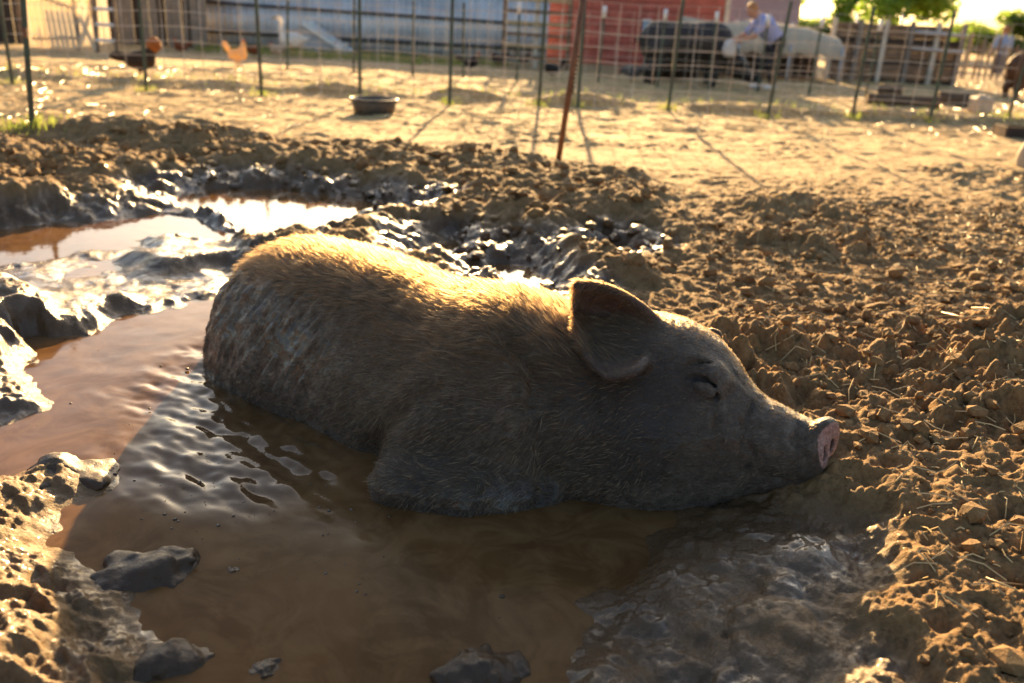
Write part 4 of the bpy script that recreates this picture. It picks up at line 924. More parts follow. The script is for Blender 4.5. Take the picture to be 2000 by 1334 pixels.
M_COMB = simple('red_comb', (0.50, 0.035, 0.02), 0.5, 0.3, 20); M_BEAK = simple('horn_beak', (0.45, 0.28, 0.08), 0.5, 0.2, 20); M_SHANK = simple('yellow_shank', (0.42, 0.27, 0.08), 0.6, 0.3, 20); M_EYE = simple('dark_eye', (0.01, 0.008, 0.006), 0.15, 0.1, 4)
def hen(loc, rz, s, mat, lab, tail=0.5, head=(0.13, 0.34), crest=None, comb=True, group='hens in the yard', neckmat=None):
    root = empty('hen', loc, rz); tag(root, lab, 'hen', group)
    hx, hz = head
    def f(P):
        P = P / s
        d = ell(P, (0, 0, 0.19), (0.145, 0.088, 0.092), 0, -8)
        d = smin(d, ell(P, (0.07, 0, 0.19), (0.085, 0.075, 0.085)), 0.04)
        d = smin(d, chain(P, [(0.08, 0, 0.22), (0.5 * (0.09 + hx), 0, 0.5 * (0.24 + hz)), (hx, 0, hz)], [0.062, 0.042, 0.031], 0.03), 0.04)
        tx, tz = -0.20 - 0.05 * (1 - tail), 0.20 + 0.20 * tail
        d = smin(d, ell(P, ((-0.10 + tx) / 2 - .02, 0, (0.21 + tz) / 2), (0.11, 0.022, 0.05), 0, math.degrees(math.atan2(tz - 0.21, -(tx + 0.10)))), 0.035)
        for y in (-1, 1): d = smin(d, ell(P, (-0.01, y * 0.075, 0.195), (0.11, 0.022, 0.06), 0, -6), 0.015)
        for y in (-1, 1): d = smin(d, cone(P, (0.0, y * 0.04, 0.14), (0.005, y * 0.04, 0.09), 0.04, 0.018), 0.02)
        return (d + 0.006 * noise3(P / 0.03, 4)) * s
    sdf_obj('body', f, np.array((-0.36, -0.14, 0.05)) * s, np.array((0.30, 0.14, 0.48)) * s, 0.0095 * s, mat, root)
    m = MB(); m.tube([(s * (hx + 0.025), 0, s * hz), (s * (hx + 0.055), 0, s * (hz - 0.008))], [0.012 * s, 0.002 * s], 8); m.build('beak', M_BEAK, root, True)
    if comb:
        m = MB(); pts = [(hx - 0.03, hz + 0.025), (hx - 0.025, hz + 0.055), (hx - 0.012, hz + 0.042), (hx, hz + 0.062), (hx + 0.01, hz + 0.044), (hx + 0.02, hz + 0.052), (hx + 0.028, hz + 0.02)]
        for yy in (-1, 1): m.poly([(x * s, yy * 0.005 * s, z * s) for x, z in (pts if yy < 0 else pts[::-1])])
        for a, b in zip(pts, pts[1:] + pts[:1]): m.poly([(a[0] * s, -0.005 * s, a[1] * s), (b[0] * s, -0.005 * s, b[1] * s), (b[0] * s, 0.005 * s, b[1] * s), (a[0] * s, 0.005 * s, a[1] * s)])
        bmesh.ops.remove_doubles(m.bm, verts=m.bm.verts, dist=1e-5); m.build('comb', M_COMB, root)
        m = MB(); m.tube([(s * (hx + 0.02), 0, s * (hz - 0.012)), (s * (hx + 0.022), 0, s * (hz - 0.045))], [0.008 * s, 0.013 * s], 8); m.build('wattle', M_COMB, root, True)
    if crest:
        sdf_obj('crest', lambda P: ell(P, (hx * s - 0.01 * s, 0, hz * s + 0.015 * s), (0.075 * s, 0.07 * s, 0.075 * s)) + 0.02 * s * noise3(P / (0.03 * s), 6), np.array((hx - .12, -.11, hz - .1)) * s, np.array((hx + .12, .11, hz + .13)) * s, 0.008 * s, crest, root)
    for y in (-1, 1):
        m = MB(); m.tube([(0, y * 0.04 * s, 0.10 * s), (-0.008 * s, y * 0.042 * s, 0.05 * s), (0.0, y * 0.043 * s, 0.006 * s)], [0.009 * s, 0.007 * s, 0.007 * s], 6)
        for a in (-0.5, 0.0, 0.5, math.pi): m.tube([(0, y * 0.043 * s, 0.007 * s), (math.cos(a) * (0.05 if a < 2 else 0.025) * s, y * 0.043 * s + math.sin(a) * 0.05 * s, 0.003 * s)], [0.006 * s, 0.003 * s], 5)
        m.build('leg', M_SHANK, root, True)
        m = MB(); bmesh.ops.create_icosphere(m.bm, subdivisions=1, radius=0.006 * s, matrix=Matrix.Translation((s * (hx + 0.012), y * 0.027 * s, s * (hz + 0.006)))); m.build('eye', M_EYE, root, True)
    return root
def place(px, py, z=0.03):
    P = at(px, py, z); return (P.x, P.y, gz(P.x, P.y))
R_, L_ = 0.0, math.pi
hen(place(277, 168), R_ + 0.1, 1.12, F_BROWN, 'dark hen with a fluffy round orange-brown crest behind a fence post', 0.12, (0.17, 0.33), F_ORANGE, False)
hen(place(465, 136), R_ - 0.2, 0.95, F_GOLD, 'golden hen with raised pale tail on the sunlit straw', 0.9, (0.12, 0.37))
hen(place(355, 110), L_ + 0.4, 0.70, F_RUST, 'small rust hen at the foot of the thin stake by the blue barrel', 0.5)
hen(place(496, 118), R_ + 0.5, 0.80, F_RUST, 'rust-red hen just right of the golden hen', 0.6, (0.13, 0.33))
hen(place(544, 122), L_ + 0.3, 0.85, F_BUFF, 'buff and white hen standing before the white goose', 0.5, (0.14, 0.28))
hen(place(664, 112), L_ - 0.3, 0.70, F_WHITE, 'whitish hen with a bright red comb at the low end of the plastic ramp', 0.7, (0.12, 0.30))
hen(place(918, 145), R_, 0.85, F_BLACK, 'black hen beside the foot of the slatted crate', 0.3, (0.15, 0.33))
hen(place(972, 137), L_ + 0.2, 0.80, F_BLACK, 'black hen with red face in the shade between the crate and the rail pen', 0.7, (0.14, 0.26))
hen(place(1022, 134), R_ + 0.3, 0.80, F_BLACK, 'black hen with raised tail before the rail pen', 0.95, (0.14, 0.25))
hen(place(1078, 160), L_, 0.85, F_BLACK, 'black hen with upright tail just left of the leaning rusty pole', 1.0, (0.12, 0.22))
hen(place(1234, 166), L_, 0.95, F_GREY, 'speckled grey hen with red face pecking beside the black hog', 0.35, (0.20, 0.17))
# goose
def goose():
    P = place(572, 116); s = 1.0; root = empty('goose', P, L_ + 0.2); tag(root, 'white goose with raised neck before the blue-grey sheet wall', 'goose')
    def f(Q):
        d = ell(Q, (0, 0, 0.28), (0.22, 0.12, 0.13), 0, 6); d = smin(d, ell(Q, (-0.2, 0, 0.30), (0.12, 0.05, 0.04), 0, 15), 0.05)
        d = smin(d, chain(Q, [(0.16, 0, 0.32), (0.19, 0, 0.45), (0.17, 0, 0.58), (0.22, 0, 0.65)], [0.07, 0.038, 0.032, 0.04], 0.03), 0.04); return d + 0.006 * noise3(Q / 0.04, 5)
    sdf_obj('body', f, (-0.4, -0.18, 0.08), (0.36, 0.18, 0.76), 0.012, F_WHITE, root)
    m = MB(); m.tube([(0.25, 0, 0.65), (0.33, 0, 0.635)], [0.024, 0.009], 8); m.build('bill', M_BEAK, root, True)
    for y in (-0.06, 0.06):
        m = MB(); m.tube([(0.0, y, 0.20), (0, y, 0.02)], [0.014, 0.011], 6); m.box((0.03, y, 0.008), (0.09, 0.06, 0.012)); m.build('leg', M_SHANK, root)
goose()

# people
M_SKIN = simple('skin', (0.50, 0.27, 0.18), 0.55, 0.12, 12); M_SHIRT = simple('lavender_blue_shirt', (0.30, 0.35, 0.62), 0.8, 0.15, 10); M_PANTS = simple('black_trousers', (0.018, 0.018, 0.022), 0.8, 0.3, 10); M_HAIR = simple('ginger_hair', (0.40, 0.18, 0.06), 0.6, 0.3, 30); M_SHOE = simple('white_shoes', (0.70, 0.70, 0.70), 0.5, 0.1, 10); M_BAG = simple('white_bag', (0.6, 0.58, 0.55), 0.5, 0.15, 8)
M_SHIRT2 = simple('pale_blue_shirt', (0.28, 0.36, 0.50), 0.8, 0.15, 10); M_JEANS = simple('grey_trousers', (0.10, 0.10, 0.12), 0.8, 0.3, 10)
def fingers(P, wrist, d, n, s=1.0):
    """palm and five fingers from the wrist along d, palm normal n"""
    d = np.asarray(d, float); d /= np.linalg.norm(d); n = np.asarray(n, float); sd = np.cross(d, n); sd /= np.linalg.norm(sd); w = np.asarray(wrist)
    o = ell(P, w + d * 0.045 * s, (0.042 * s,) * 3); o = smin(o, cone(P, w, w + d * 0.06 * s, 0.026 * s, 0.034 * s), 0.01)
    for k, L in zip((-1.5, -0.5, 0.5, 1.5), (0.065, 0.08, 0.085, 0.07)):
        a = w + d * 0.075 * s + sd * k * 0.018 * s; b = a + (d * 0.55 + n * 0.15) * L * s; c = b + (d * 0.3 + n * 0.35) * L * s
        o = smin(o, chain(P, [a, b, c], [0.0095 * s, 0.009 * s, 0.007 * s], 0.004), 0.006)
    a = w + d * 0.03 * s - sd * 0.03 * s; b = a + (d * 0.5 - sd * 0.6) * 0.045 * s; return smin(o, chain(P, [a, b, b + (d * 0.8 + n * 0.3) * 0.03 * s], [0.012 * s, 0.011 * s, 0.008 * s], 0.004), 0.008)
def person(loc, rz, s, J, shirt, pants, hairm, shoes, lab, hair_len=0.0):
    """J: joints of the pose, metres, figure faces +X"""
    root = empty('person', loc, rz); tag(root, lab, 'person'); j = {k: np.array(v, float) * s for k, v in J.items()}
    hd = j['head']; up = (hd - j['neck']); up /= np.linalg.norm(up); fwd = np.array(J['face'], float); fwd /= np.linalg.norm(fwd); side = np.cross(up, fwd)
    def limb(P, a, b, c, r): return chain(P, [j[a], j[b], j[c]], [x * s for x in r], 0.02)
    def bodyf(P):
        d = ell(P, hd, (0.085 * s, 0.078 * s, 0.115 * s), math.degrees(math.atan2(fwd[1], fwd[0])), -math.degrees(math.asin(np.clip(-fwd[2], -1, 1))) * -1)
        d = smin(d, cone(P, hd - up * 0.05 * s + fwd * 0.03 * s, hd - up * 0.10 * s + fwd * 0.055 * s, 0.06 * s, 0.035 * s), 0.03)
        d = smin(d, cone(P, hd + fwd * 0.085 * s, hd + fwd * 0.10 * s - up * 0.03 * s, 0.010 * s, 0.015 * s), 0.012)          # nose
        for y in (-1, 1):
            d = smin(d, ell(P, hd + side * y * 0.08 * s - fwd * 0.005 * s, (0.020 * s, 0.012 * s, 0.030 * s)), 0.008)             # ears
            d = smax(d, -ell(P, hd + side * y * 0.03 * s + fwd * 0.088 * s + up * 0.005 * s, (0.012 * s,) * 3), 0.008)            # eye sockets
        d = smax(d, -cone(P, hd + fwd * 0.09 * s - up * 0.065 * s - side * 0.022 * s, hd + fwd * 0.09 * s - up * 0.065 * s + side * 0.022 * s, 0.005 * s, 0.005 * s), 0.006)
        d = smin(d, cone(P, j['neck'], hd - up * 0.06 * s, 0.058 * s, 0.050 * s), 0.03)
        d = smin(d, chain(P, [j['pelvis'], j['chest'], j['neck']], [0.13 * s, 0.13 * s, 0.055 * s], 0.05), 0.05)
        for q in ('l', 'r'):
            d = smin(d, limb(P, q + 'sh', q + 'el', q + 'wr', (0.055, 0.042, 0.028)), 0.03); d = smin(d, limb(P, q + 'hip', q + 'kn', q + 'an', (0.085, 0.058, 0.036)), 0.03)
            dd = j[q + 'wr'] - j[q + 'el']; d = smin(d, fingers(P, j[q + 'wr'], dd, np.cross(dd, [0, 1, 0]) + 1e-6, s), 0.01)
        return d
    pts = np.array(list(j.values())); lo = pts.min(0) - 0.22 * s; hi = pts.max(0) + 0.22 * s
    sdf_obj('body', bodyf, lo, hi, 0.0095, M_SKIN, root, 1)
    def shirtf(P):
        d = chain(P, [j['pelvis'] + (j['chest'] - j['pelvis']) * 0.08, j['chest'], j['neck'] - up * 0.02 * s], [0.150 * s, 0.160 * s, 0.075 * s], 0.05)
        for q in ('l', 'r'): d = smin(d, cone(P, j[q + 'sh'], j[q + 'sh'] + (j[q + 'el'] - j[q + 'sh']) * 0.75, 0.078 * s, 0.066 * s), 0.05)
        return d + 0.008 * noise3(P / 0.06, 3)
    sdf_obj('shirt', shirtf, lo, hi, 0.012, shirt, root)
    def pantf(P):
        d = ell(P, j['pelvis'], (0.15 * s, 0.175 * s, 0.14 * s))
        for q in ('l', 'r'): d = smin(d, limb(P, q + 'hip', q + 'kn', q + 'an', (0.105, 0.078, 0.06)), 0.04)
        return d + 0.007 * noise3(P / 0.07, 4)
    sdf_obj('trousers', pantf, lo, hi, 0.012, pants, root)
    sdf_obj('hair', lambda P: smax(ell(P, hd + up * 0.022 * s - fwd * 0.018 * s, (0.098 * s, 0.092 * s, 0.112 * s)), ((P - hd) @ fwd) - 0.035 * s - 0.5 * np.maximum((P - hd) @ up - 0.05 * s, 0), 0.02) + 0.008 * noise3(P / 0.02, 5), hd - 0.18 * s, hd + 0.18 * s, 0.009, hairm, root)
    for q in ('l', 'r'):
        a = j[q + 'an']; sdf_obj('shoe', lambda P, a=a: smax(smin(cone(P, a + np.array([-0.03, 0, -0.035]) * s, a + np.array([0.13, 0, -0.045]) * s, 0.048 * s, 0.036 * s), cone(P, a, a - np.array([0, 0, 0.03]) * s, 0.05 * s, 0.05 * s), 0.03), -(P[:, 2] - a[2] + 0.085 * s), 0.01), a - 0.14 * s, a + 0.24 * s, 0.010, shoes, root, 1)
    return root
STOOP = dict(pelvis=(-0.16, 0, 0.80), chest=(0.10, 0, 1.06), neck=(0.25, 0, 1.19), head=(0.36, 0, 1.28), face=(0.85, 0, -0.5), lsh=(0.17, 0.19, 1.10), lel=(0.34, 0.20, 0.88), lwr=(0.52, 0.14, 0.80), rsh=(0.17, -0.19, 1.10), rel=(0.36, -0.20, 0.88), rwr=(0.55, -0.10, 0.82), lhip=(-0.16, 0.10, 0.76), lkn=(-0.03, 0.12, 0.44), lan=(-0.14, 0.12, 0.085), rhip=(-0.16, -0.10, 0.76), rkn=(0.03, -0.12, 0.44), ran=(0.02, -0.12, 0.085))
P = place(1486, 180)
person(P, math.pi + 0.15, 0.90, STOOP, M_SHIRT, M_PANTS, M_HAIR, M_SHOE, 'ginger-haired person in lavender-blue shirt and black trousers stooping with both hands forward')
STAND = dict(pelvis=(0, 0, 0.95), chest=(0.0, 0, 1.28), neck=(0.01, 0, 1.46), head=(0.04, 0, 1.60), face=(1, 0, -0.25), lsh=(0.0, 0.20, 1.40), lel=(0.02, 0.27, 1.12), lwr=(0.16, 0.20, 0.95), rsh=(0.0, -0.20, 1.40), rel=(0.02, -0.27, 1.12), rwr=(0.16, -0.2, 0.95), lhip=(0, 0.10, 0.90), lkn=(0.03, 0.11, 0.48), lan=(-0.01, 0.11, 0.085), rhip=(0, -0.10, 0.90), rkn=(0.03, -0.11, 0.48), ran=(-0.01, -0.11, 0.085))
P = ony(1950, 130, 25.0); person((P[0], 25.0, -0.42), math.pi / 2 + 0.3, 1.0, STAND, M_SHIRT2, M_JEANS, M_HAIR, M_SHOE, 'person in a pale blue shirt seen beyond the paling fence at far right')
# bag held by the stooping person
o = sdf_obj('white_bag', lambda Q: smax(ell(Q, (0, 0, 0.13), (0.11, 0.08, 0.15)), -(Q[:, 2] - 0.01), 0.02) + 0.02 * noise3(Q / 0.06, 3), (-0.16, -0.14, -0.03), (0.16, 0.14, 0.32), 0.012, M_BAG); q_ = place(1486, 180); o.location = (q_[0] - 0.60, q_[1] - 0.08, 0.52); tag(o, 'crumpled white bag in the hands of the stooping person', 'bag')

# ---------------------------------------------------------------- trees beyond
def leaf_material(name, a, b):
    t = NT(name); c = t.co(); col = t.mix(t.noise(c, 0.9, 4), a, b); t.set(t.b, Base_Color=col, Roughness=0.6)
    tr = t.new('ShaderNodeBsdfTranslucent'); t.l.new(t.mix(0.5, col, (0.35, 0.55, 0.05)), tr.inputs['Color'])
    mx = t.new('ShaderNodeMixShader'); mx.inputs[0].default_value = 0.5
    t.l.new(t.b.outputs[0], mx.inputs[1]); t.l.new(tr.outputs[0], mx.inputs[2]); t.l.new(mx.outputs[0], t.out.inputs['Surface']); return t.m
M_LEAF = leaf_material('bright_leaves', (0.10, 0.20, 0.02), (0.16, 0.26, 0.03)); M_LEAF2 = leaf_material('olive_leaves', (0.06, 0.10, 0.03), (0.12, 0.15, 0.05))
def tree(loc, h, rx, rz, mat, lab, seed, n=5200, leaf=0.16):
    rg = np.random.default_rng(seed); root = empty('tree', loc); tag(root, lab, 'tree', 'trees beyond the yard')
    m = MB(); m.tube([(0, 0, -0.3), (0.05, 0, h * 0.3), (0.0, 0.1, h * 0.6), (0.05, 0.05, h * 0.85)], [0.05 * h * .6, 0.04 * h * .6, 0.025 * h * .6, 0.01 * h * .6], 10)
    ctr = []
    for k in range(11):
        a = rg.uniform(0, 2 * math.pi); r = rx * rg.uniform(0.3, 0.85); e = (math.cos(a) * r, math.sin(a) * r, h - rz + rg.uniform(-0.75, 0.75) * rz)
        z0 = h * rg.uniform(0.25, 0.6); m.tube([(0, 0, z0), (e[0] * .5, e[1] * .5, (z0 + e[2]) / 2 + 0.1), e], [0.018 * h * .6, 0.012 * h * .6, 0.005 * h * .6], 6); ctr.append(e)
    m.build('trunk', M_BARK, root, True)
    ctr = np.array(ctr + [(0, 0, h - rz * 0.3)]); k = rg.integers(0, len(ctr), n); p = rg.normal(0, 1, (n, 3)); p /= np.linalg.norm(p, axis=1)[:, None]; p *= (rg.random((n, 1)) ** 0.45) * np.array([rx * 0.48, rx * 0.48, rz * 0.42]); c = ctr[k] + p
    u1 = rg.normal(0, 1, (n, 3)); u1 /= np.linalg.norm(u1, axis=1)[:, None]; v1 = np.cross(u1, rg.normal(0, 1, (n, 3))); v1 /= np.linalg.norm(v1, axis=1)[:, None]; sz = leaf * (0.6 + 0.8 * rg.random((n, 1)))
    V = np.stack([c - u1 * sz, c + v1 * sz * .5, c + u1 * sz, c - v1 * sz * .5], 1).reshape(-1, 3)
    mesh_np('crown', V, np.arange(4 * n).reshape(-1, 4), mat, root, False)
def tree_at(px, py, Y, top, rx, rz, mat, lab, seed, **k):
    P = ony(px, py, Y); tree((P[0], Y, 0), top, rx, rz, mat, lab, seed, **k)
tree_at(1742, 20, 42, 4.6, 2.3, 1.9, M_LEAF, 'bright yellow-green tree above the brown plank fence', 3)
tree_at(1655, 40, 60, 3.0, 1.0, 1.2, M_LEAF, 'small green tree just left of the bright yellow-green tree', 4, n=1500)
tree_at(1975, 60, 48, 2.2, 1.9, 1.1, M_LEAF2, 'hazy olive tree at the far right above the paling fence', 6, n=3000)
tree_at(1895, 80, 52, 1.6, 1.6, 0.8, M_LEAF2, 'low olive bush left of the hazy olive tree', 7, n=2000)
tree_at(1600, 40, 70, 1.6, 2.2, 0.8, M_LEAF2, 'low dark bush line behind the end of the grey shed', 8, n=2000)
tree_at(1530, -10, 40, 4.3, 1.7, 1.2, M_LEAF2, 'dark green tree rising behind the grey shed roof', 9, n=3000)

# ---------------------------------------------------------------- loose clods, straw, weeds
def ico():
    bm = bmesh.new(); bmesh.ops.create_icosphere(bm, subdivisions=1, radius=1.0); v = np.array([x.co[:] for x in bm.verts]); f = np.array([[q.index for q in p.verts] for p in bm.faces]); bm.free(); return v, f
IV, IF = ico()
def scatter_ground(n, poly, rg, dens=None):
    P = np.array(poly); out = np.zeros((0, 2)); lo, hi = P.min(0), P.max(0)
    while len(out) < n:
        q = lo + rg.random((n * 3, 2)) * (hi - lo); q = q[poly_sd(q[:, 0], q[:, 1], P) < 0]
        if dens is not None: q = q[rg.random(len(q)) < dens(q)]
        out = np.concatenate([out, q])
    return out[:n]
def clod_field(name, pts, sizes, mat, seed):
    rg = np.random.default_rng(seed); n = len(pts); z, wet, straw = terrain(pts[:, 0], pts[:, 1]); ok = z > 0.004; pts, sizes, z, wet, straw = pts[ok], sizes[ok], z[ok], wet[ok], straw[ok]; n = len(pts)
    A = rg.normal(0, 1, (n, 3, 3)); Q, _ = np.linalg.qr(A)
    V = (IV[None] @ Q) * np.array([1, 1, 0.8]); base = V.reshape(-1, 3) + np.repeat(rg.random((n, 3)) * 500, len(IV), 0)
    d = 1 + 1.0 * noise3(base * 1.1, seed) + 0.6 * noise3(base * 2.7, seed + 1)
    V = V.reshape(-1, 3) * d[:, None] * np.repeat(sizes * 0.5, len(IV))[:, None] * np.repeat(0.65 + 0.7 * rg.random((n, 3)), len(IV), 0)
    V = V + np.repeat(np.stack([pts[:, 0], pts[:, 1], z + sizes * 0.18], 1), len(IV), 0)
    F = (IF[None] + (np.arange(n) * len(IV))[:, None, None]).reshape(-1, 3)
    o = mesh_np(name, V, F, mat, None, False); attr(o, 'wet', np.repeat(wet * 0.8, len(IV))); attr(o, 'straw', np.repeat(straw * 0.5, len(IV))); tag(o, 'crumbs and clods of brown earth strewn round the wallow', 'soil', None, 'stuff')
    return o
rg = np.random.default_rng(11)
RIGHT = pz([(1330, 480), (1700, 430), (2200, 430), (2250, 1334), (2100, 1500), (1780, 1400), (1800, 1100), (1690, 960), (1640, 930), (1560, 800), (1480, 730), (1400, 640)])
MID = pz([(-100, 320), (400, 310), (900, 330), (1300, 400), (1330, 560), (1150, 620), (950, 560), (800, 440), (300, 360), (-100, 430)])
p1 = scatter_ground(2300, RIGHT, rg); s1 = 0.010 + 0.05 * rg.random(len(p1)) ** 4
p2 = scatter_ground(900, MID, rg); s2 = 0.02 + 0.06 * rg.random(len(p2)) ** 2.5
clod_field('loose_clods', np.concatenate([p1, p2]), np.concatenate([s1, s2]), M_SOIL, 21)
# mud lumps standing in the water
def mud_lump(px, py, r, lab, seed, sq=0.8):
    P = onz(px, py, 0.0); c = np.array([P[0], P[1], 0.0])
    def f(Q):
        d = smin(ell(Q, (0, 0, -0.01), (r * 1.1, r * 0.8, r * sq * 0.8), 25), ell(Q, (0.1 * r, 0, -0.03 * r), (r * 1.35, r * 1.0, r * 0.20), 25), r * 0.35)
        return d + r * (0.45 * noise3((Q + seed) / (r * 0.75), seed) + 0.24 * noise3((Q + seed) / (r * 0.35), seed + 1) + 0.07 * noise3(Q / (r * 0.14), seed + 2))
    o = sdf_obj('mud_lump', f, (-2.1 * r, -1.9 * r, -1.2 * r), (2.1 * r, 1.9 * r, 1.4 * r), r / 14, M_LUMP, None, 1); o.location = c; tag(o, lab, 'mud lump')
    return o
def lump_material():
    t = NT('wet_mud_lump'); c = t.co(); n = t.noise(c, 30, 6, 0.7); t.set(t.b, Base_Color=t.mix(n, (0.030, 0.017, 0.008), (0.075, 0.043, 0.021)), Roughness=t.ramp(n, [(0.35, 0.25), (0.65, 0.6)]), Normal=t.bump(n, 0.5, 0.010), Specular_IOR_Level=0.35); return t.m
M_LUMP = lump_material()
mud_lump(290, 1112, 0.075, 'larger wet mud lump jutting from the left bank into the water', 3)
mud_lump(332, 1290, 0.048, 'knobbly mud lump in the water at the bottom left corner', 4, 1.0)
mud_lump(515, 1305, 0.020, 'small round mud lump nearly under water at the bottom', 5)
mud_lump(935, 1318, 0.060, 'wet mud lump rising from the water at the bottom middle', 6, 0.95)
mud_lump(455, 1112, 0.009, 'tiny dark mud crumb floating right of the larger lump', 7)
mud_lump(130, 935, 0.085, 'rounded glistening mud lump at the tip of the left bank', 8, 0.7)
# straw
M_STRAW = simple('straw', (0.62, 0.44, 0.19), 0.45, 0.4, 3.0)
def straws(name, pts, lens, seed, w=0.0022):
    rg = np.random.default_rng(seed); z, wet, _ = terrain(pts[:, 0], pts[:, 1]); ok = z > 0.0; pts, lens, z = pts[ok], lens[ok], z[ok]; n = len(pts)
    a = rg.random(n) * 2 * math.pi; t = np.stack([np.cos(a), np.sin(a)], 1); half = t * (lens / 2)[:, None]; bend = np.stack([-t[:, 1], t[:, 0]], 1) * (rg.normal(0, 0.10, n) * lens)[:, None]
    P = [pts - half, pts + bend, pts + half]; Z = [terrain(q[:, 0], q[:, 1])[0] + 0.004 + 0.008 * rg.random(n) for q in P]; Z[1] = np.maximum(Z[1], (Z[0] + Z[2]) / 2)
    V = []; sd = np.stack([-t[:, 1], t[:, 0]], 1) * w
    for q, zz in zip(P, Z):
        V += [np.concatenate([q - sd, zz[:, None]], 1), np.concatenate([q + sd, zz[:, None]], 1), np.concatenate([q, zz[:, None] + w * 1.6], 1)]
    V = np.stack(V, 1); F = []
    for s in (0, 3):
        for i, j in ((0, 1), (1, 2), (2, 0)): F.append((s + i, s + j, s + 3 + j, s + 3 + i))
    F = (np.array(F)[None] + (np.arange(n) * 9)[:, None, None]).reshape(-1, 4)
    o = mesh_np(name, V.reshape(-1, 3), F, M_STRAW, None, False); return o
NEAR = pz([(1350, 500), (2100, 420), (2150, 1200), (1800, 1300), (1700, 950), (1450, 700)]); FARP = pz([(-100, 260), (2100, 260), (2100, 520), (1350, 560), (1250, 380), (700, 300), (-100, 300)]); FAR2 = pz([(-100, 130), (2100, 170), (2100, 280), (-100, 270)])
q1 = scatter_ground(1500, NEAR, rg); q2 = scatter_ground(1500, FARP, rg); q3 = scatter_ground(4200, FAR2, rg)
o = straws('scattered_straw', np.concatenate([q1, q2]), 0.015 + 0.08 * rg.random(len(q1) + len(q2)) ** 3, 31, 0.0014); tag(o, 'short golden straw bits strewn over the near soil', 'straw', None, 'stuff')
o = straws('far_straw', q3, 0.08 + 0.22 * rg.random(len(q3)), 32, 0.004); tag(o, 'sunlit straw litter spread along and behind the wire fence', 'straw', None, 'stuff')
def stalk(pts, w, lab):
    P = [at(x, y, 0.06) for x, y in pts]
    for p in P: p.z = gz(p.x, p.y) + 0.012
    o = MB(); c = P[0].copy(); o.tube([p - c for p in P], [w * 0.8] + [w] * (len(P) - 2) + [w * 0.6], 6); ob = o.build('straw_stalk', M_STRAW, None, True); ob.location = c; tag(ob, lab, 'straw')
stalk([(1832, 640), (1870, 662), (1930, 672)], 0.0028, 'bent golden straw stalk with a kink on the right-hand soil')
stalk([(1890, 632), (1912, 655), (1932, 670)], 0.0026, 'short straw leaning against the kinked golden stalk')
stalk([(1846, 585), (1900, 596), (1995, 614)], 0.0026, 'long straight straw near the right edge above the kinked stalk')
stalk([(1795, 738), (1830, 734), (1870, 737)], 0.0026, 'thin straw beside the large round clod at right')
stalk([(1982, 705), (1998, 688)], 0.0024, 'short straw at the extreme right below the long straight straw')
stalk([(1520, 632), (1550, 618), (1582, 612)], 0.0022, 'curved fine straw beyond the far ear of the pig')
stalk([(1915, 1165), (1945, 1180), (1975, 1192)], 0.0024, 'straw on the shaded soil near the bottom right')
# the whitish chip of bark behind the ear
P = at(1420, 650, 0.06)
o = MB().box((0, 0, 0), (0.075, 0.016, 0.010), Matrix.Rotation(math.radians(-25), 3, 'Z'), 0.003).build('bark_chip', M_CREAM); o.location = (P.x, P.y, gz(P.x, P.y) + 0.012); tag(o, 'pale wood chip on the soil just behind the far ear', 'wood chip')
# weeds and grass along the fences
M_GRASS = leaf_material('dry_green_grass', (0.14, 0.13, 0.045), (0.30, 0.24, 0.09))
def grass(name, pts, hgt, seed, w=0.004, lab=''):
    rg = np.random.default_rng(seed); n = len(pts); z = terrain(pts[:, 0], pts[:, 1])[0]; a = rg.random(n) * 6.283; l = hgt * (0.4 + 0.8 * rg.random(n)); lean = rg.normal(0, 0.35, (n, 2)) * l[:, None]
    b = np.stack([np.cos(a), np.sin(a)], 1) * w; p0 = np.concatenate([pts - b, z[:, None] - 0.01], 1); p1 = np.concatenate([pts + b, z[:, None] - 0.01], 1)
    m0 = np.concatenate([pts + lean * .4 - b * .7, (z + l * .6)[:, None]], 1); m1 = np.concatenate([pts + lean * .4 + b * .7, (z + l * .6)[:, None]], 1); tp = np.concatenate([pts + lean, (z + l)[:, None]], 1)
    V = np.stack([p0, p1, m1, m0, tp + np.concatenate([b * .1, np.zeros((n, 1))], 1), tp - np.concatenate([b * .1, np.zeros((n, 1))], 1)], 1).reshape(-1, 3); k = (np.arange(n) * 6)[:, None]
    F = np.concatenate([k + np.array([[0, 1, 2, 3]]), k + np.array([[3, 2, 4, 5]])]); o = mesh_np(name, V, F, M_GRASS, None, False); tag(o, lab, 'grass', None, 'stuff'); return o
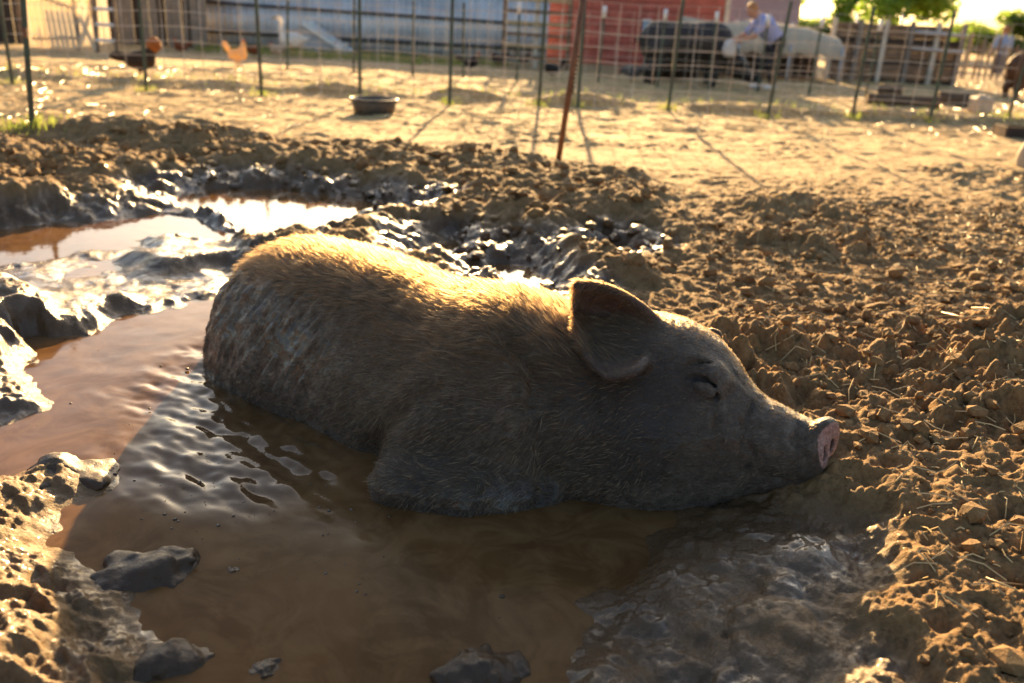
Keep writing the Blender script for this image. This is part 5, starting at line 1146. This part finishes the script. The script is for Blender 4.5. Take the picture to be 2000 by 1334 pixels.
gp = []
for (P, d) in bases: gp.append(np.array([P.x, P.y]) + rg.normal(0, 0.07, (45, 2)))
bx = rg.uniform(-7, 7, 500); gp.append(np.stack([bx, BERM_Y + 0.02 * bx + rg.normal(0, 0.14, 500)], 1))
gp.append(np.array(at(60, 285, 0.05)[:2]) + rg.normal(0, 0.10, (160, 2)))
grass('fence_weeds', np.concatenate(gp), 0.075, 41, 0.004, 'dry weeds round the feet of the green fence posts')
g2 = scatter_ground(5000, pz([(380, 88), (620, 96), (960, 120), (1000, 140), (880, 138), (600, 122), (380, 108)]), rg); grass('rough_grass', g2, 0.11, 42, 0.008, 'strip of rough green grass at the foot of the sheet wall')

# bubbles and crumbs floating on the water
def floaters(name, pts, rad, mat, lab, cat, flat=0.7):
    bm = bmesh.new(); bmesh.ops.create_icosphere(bm, subdivisions=2, radius=1.0); v = np.array([x.co[:] for x in bm.verts]); f = np.array([[q.index for q in p.verts] for p in bm.faces]); bm.free()
    n = len(pts); V = v[None] * (rad[:, None, None] * np.array([1, 1, flat])) + np.concatenate([pts, np.zeros((n, 1))], 1)[:, None]
    o = mesh_np(name, V.reshape(-1, 3), (f[None] + (np.arange(n) * len(v))[:, None, None]).reshape(-1, 3), mat); tag(o, lab, cat, None, 'stuff'); return o
M_BUBBLE = simple('bubble_film', (0.10, 0.07, 0.045), 0.06, 0.2, 30)
bp = scatter_ground(90, pz([(240, 900), (420, 880), (700, 930), (820, 1060), (700, 1180), (380, 1080), (260, 980)]), rg)
floaters('water_bubbles', bp, 0.001 + 0.0032 * rg.random(len(bp)) ** 3, M_BUBBLE, 'small bubbles on the brown water beside the pig', 'bubbles')
cp = scatter_ground(32, pz([(80, 720), (330, 620), (420, 680), (300, 860), (600, 1150), (1100, 1090), (1000, 1300), (450, 1300), (230, 1050), (60, 860)]), rg)
floaters('floating_crumbs', cp, 0.0015 + 0.005 * rg.random(len(cp)) ** 4, M_LUMP, 'dark specks of mud and dung floating on the water', 'mud specks', 0.6)
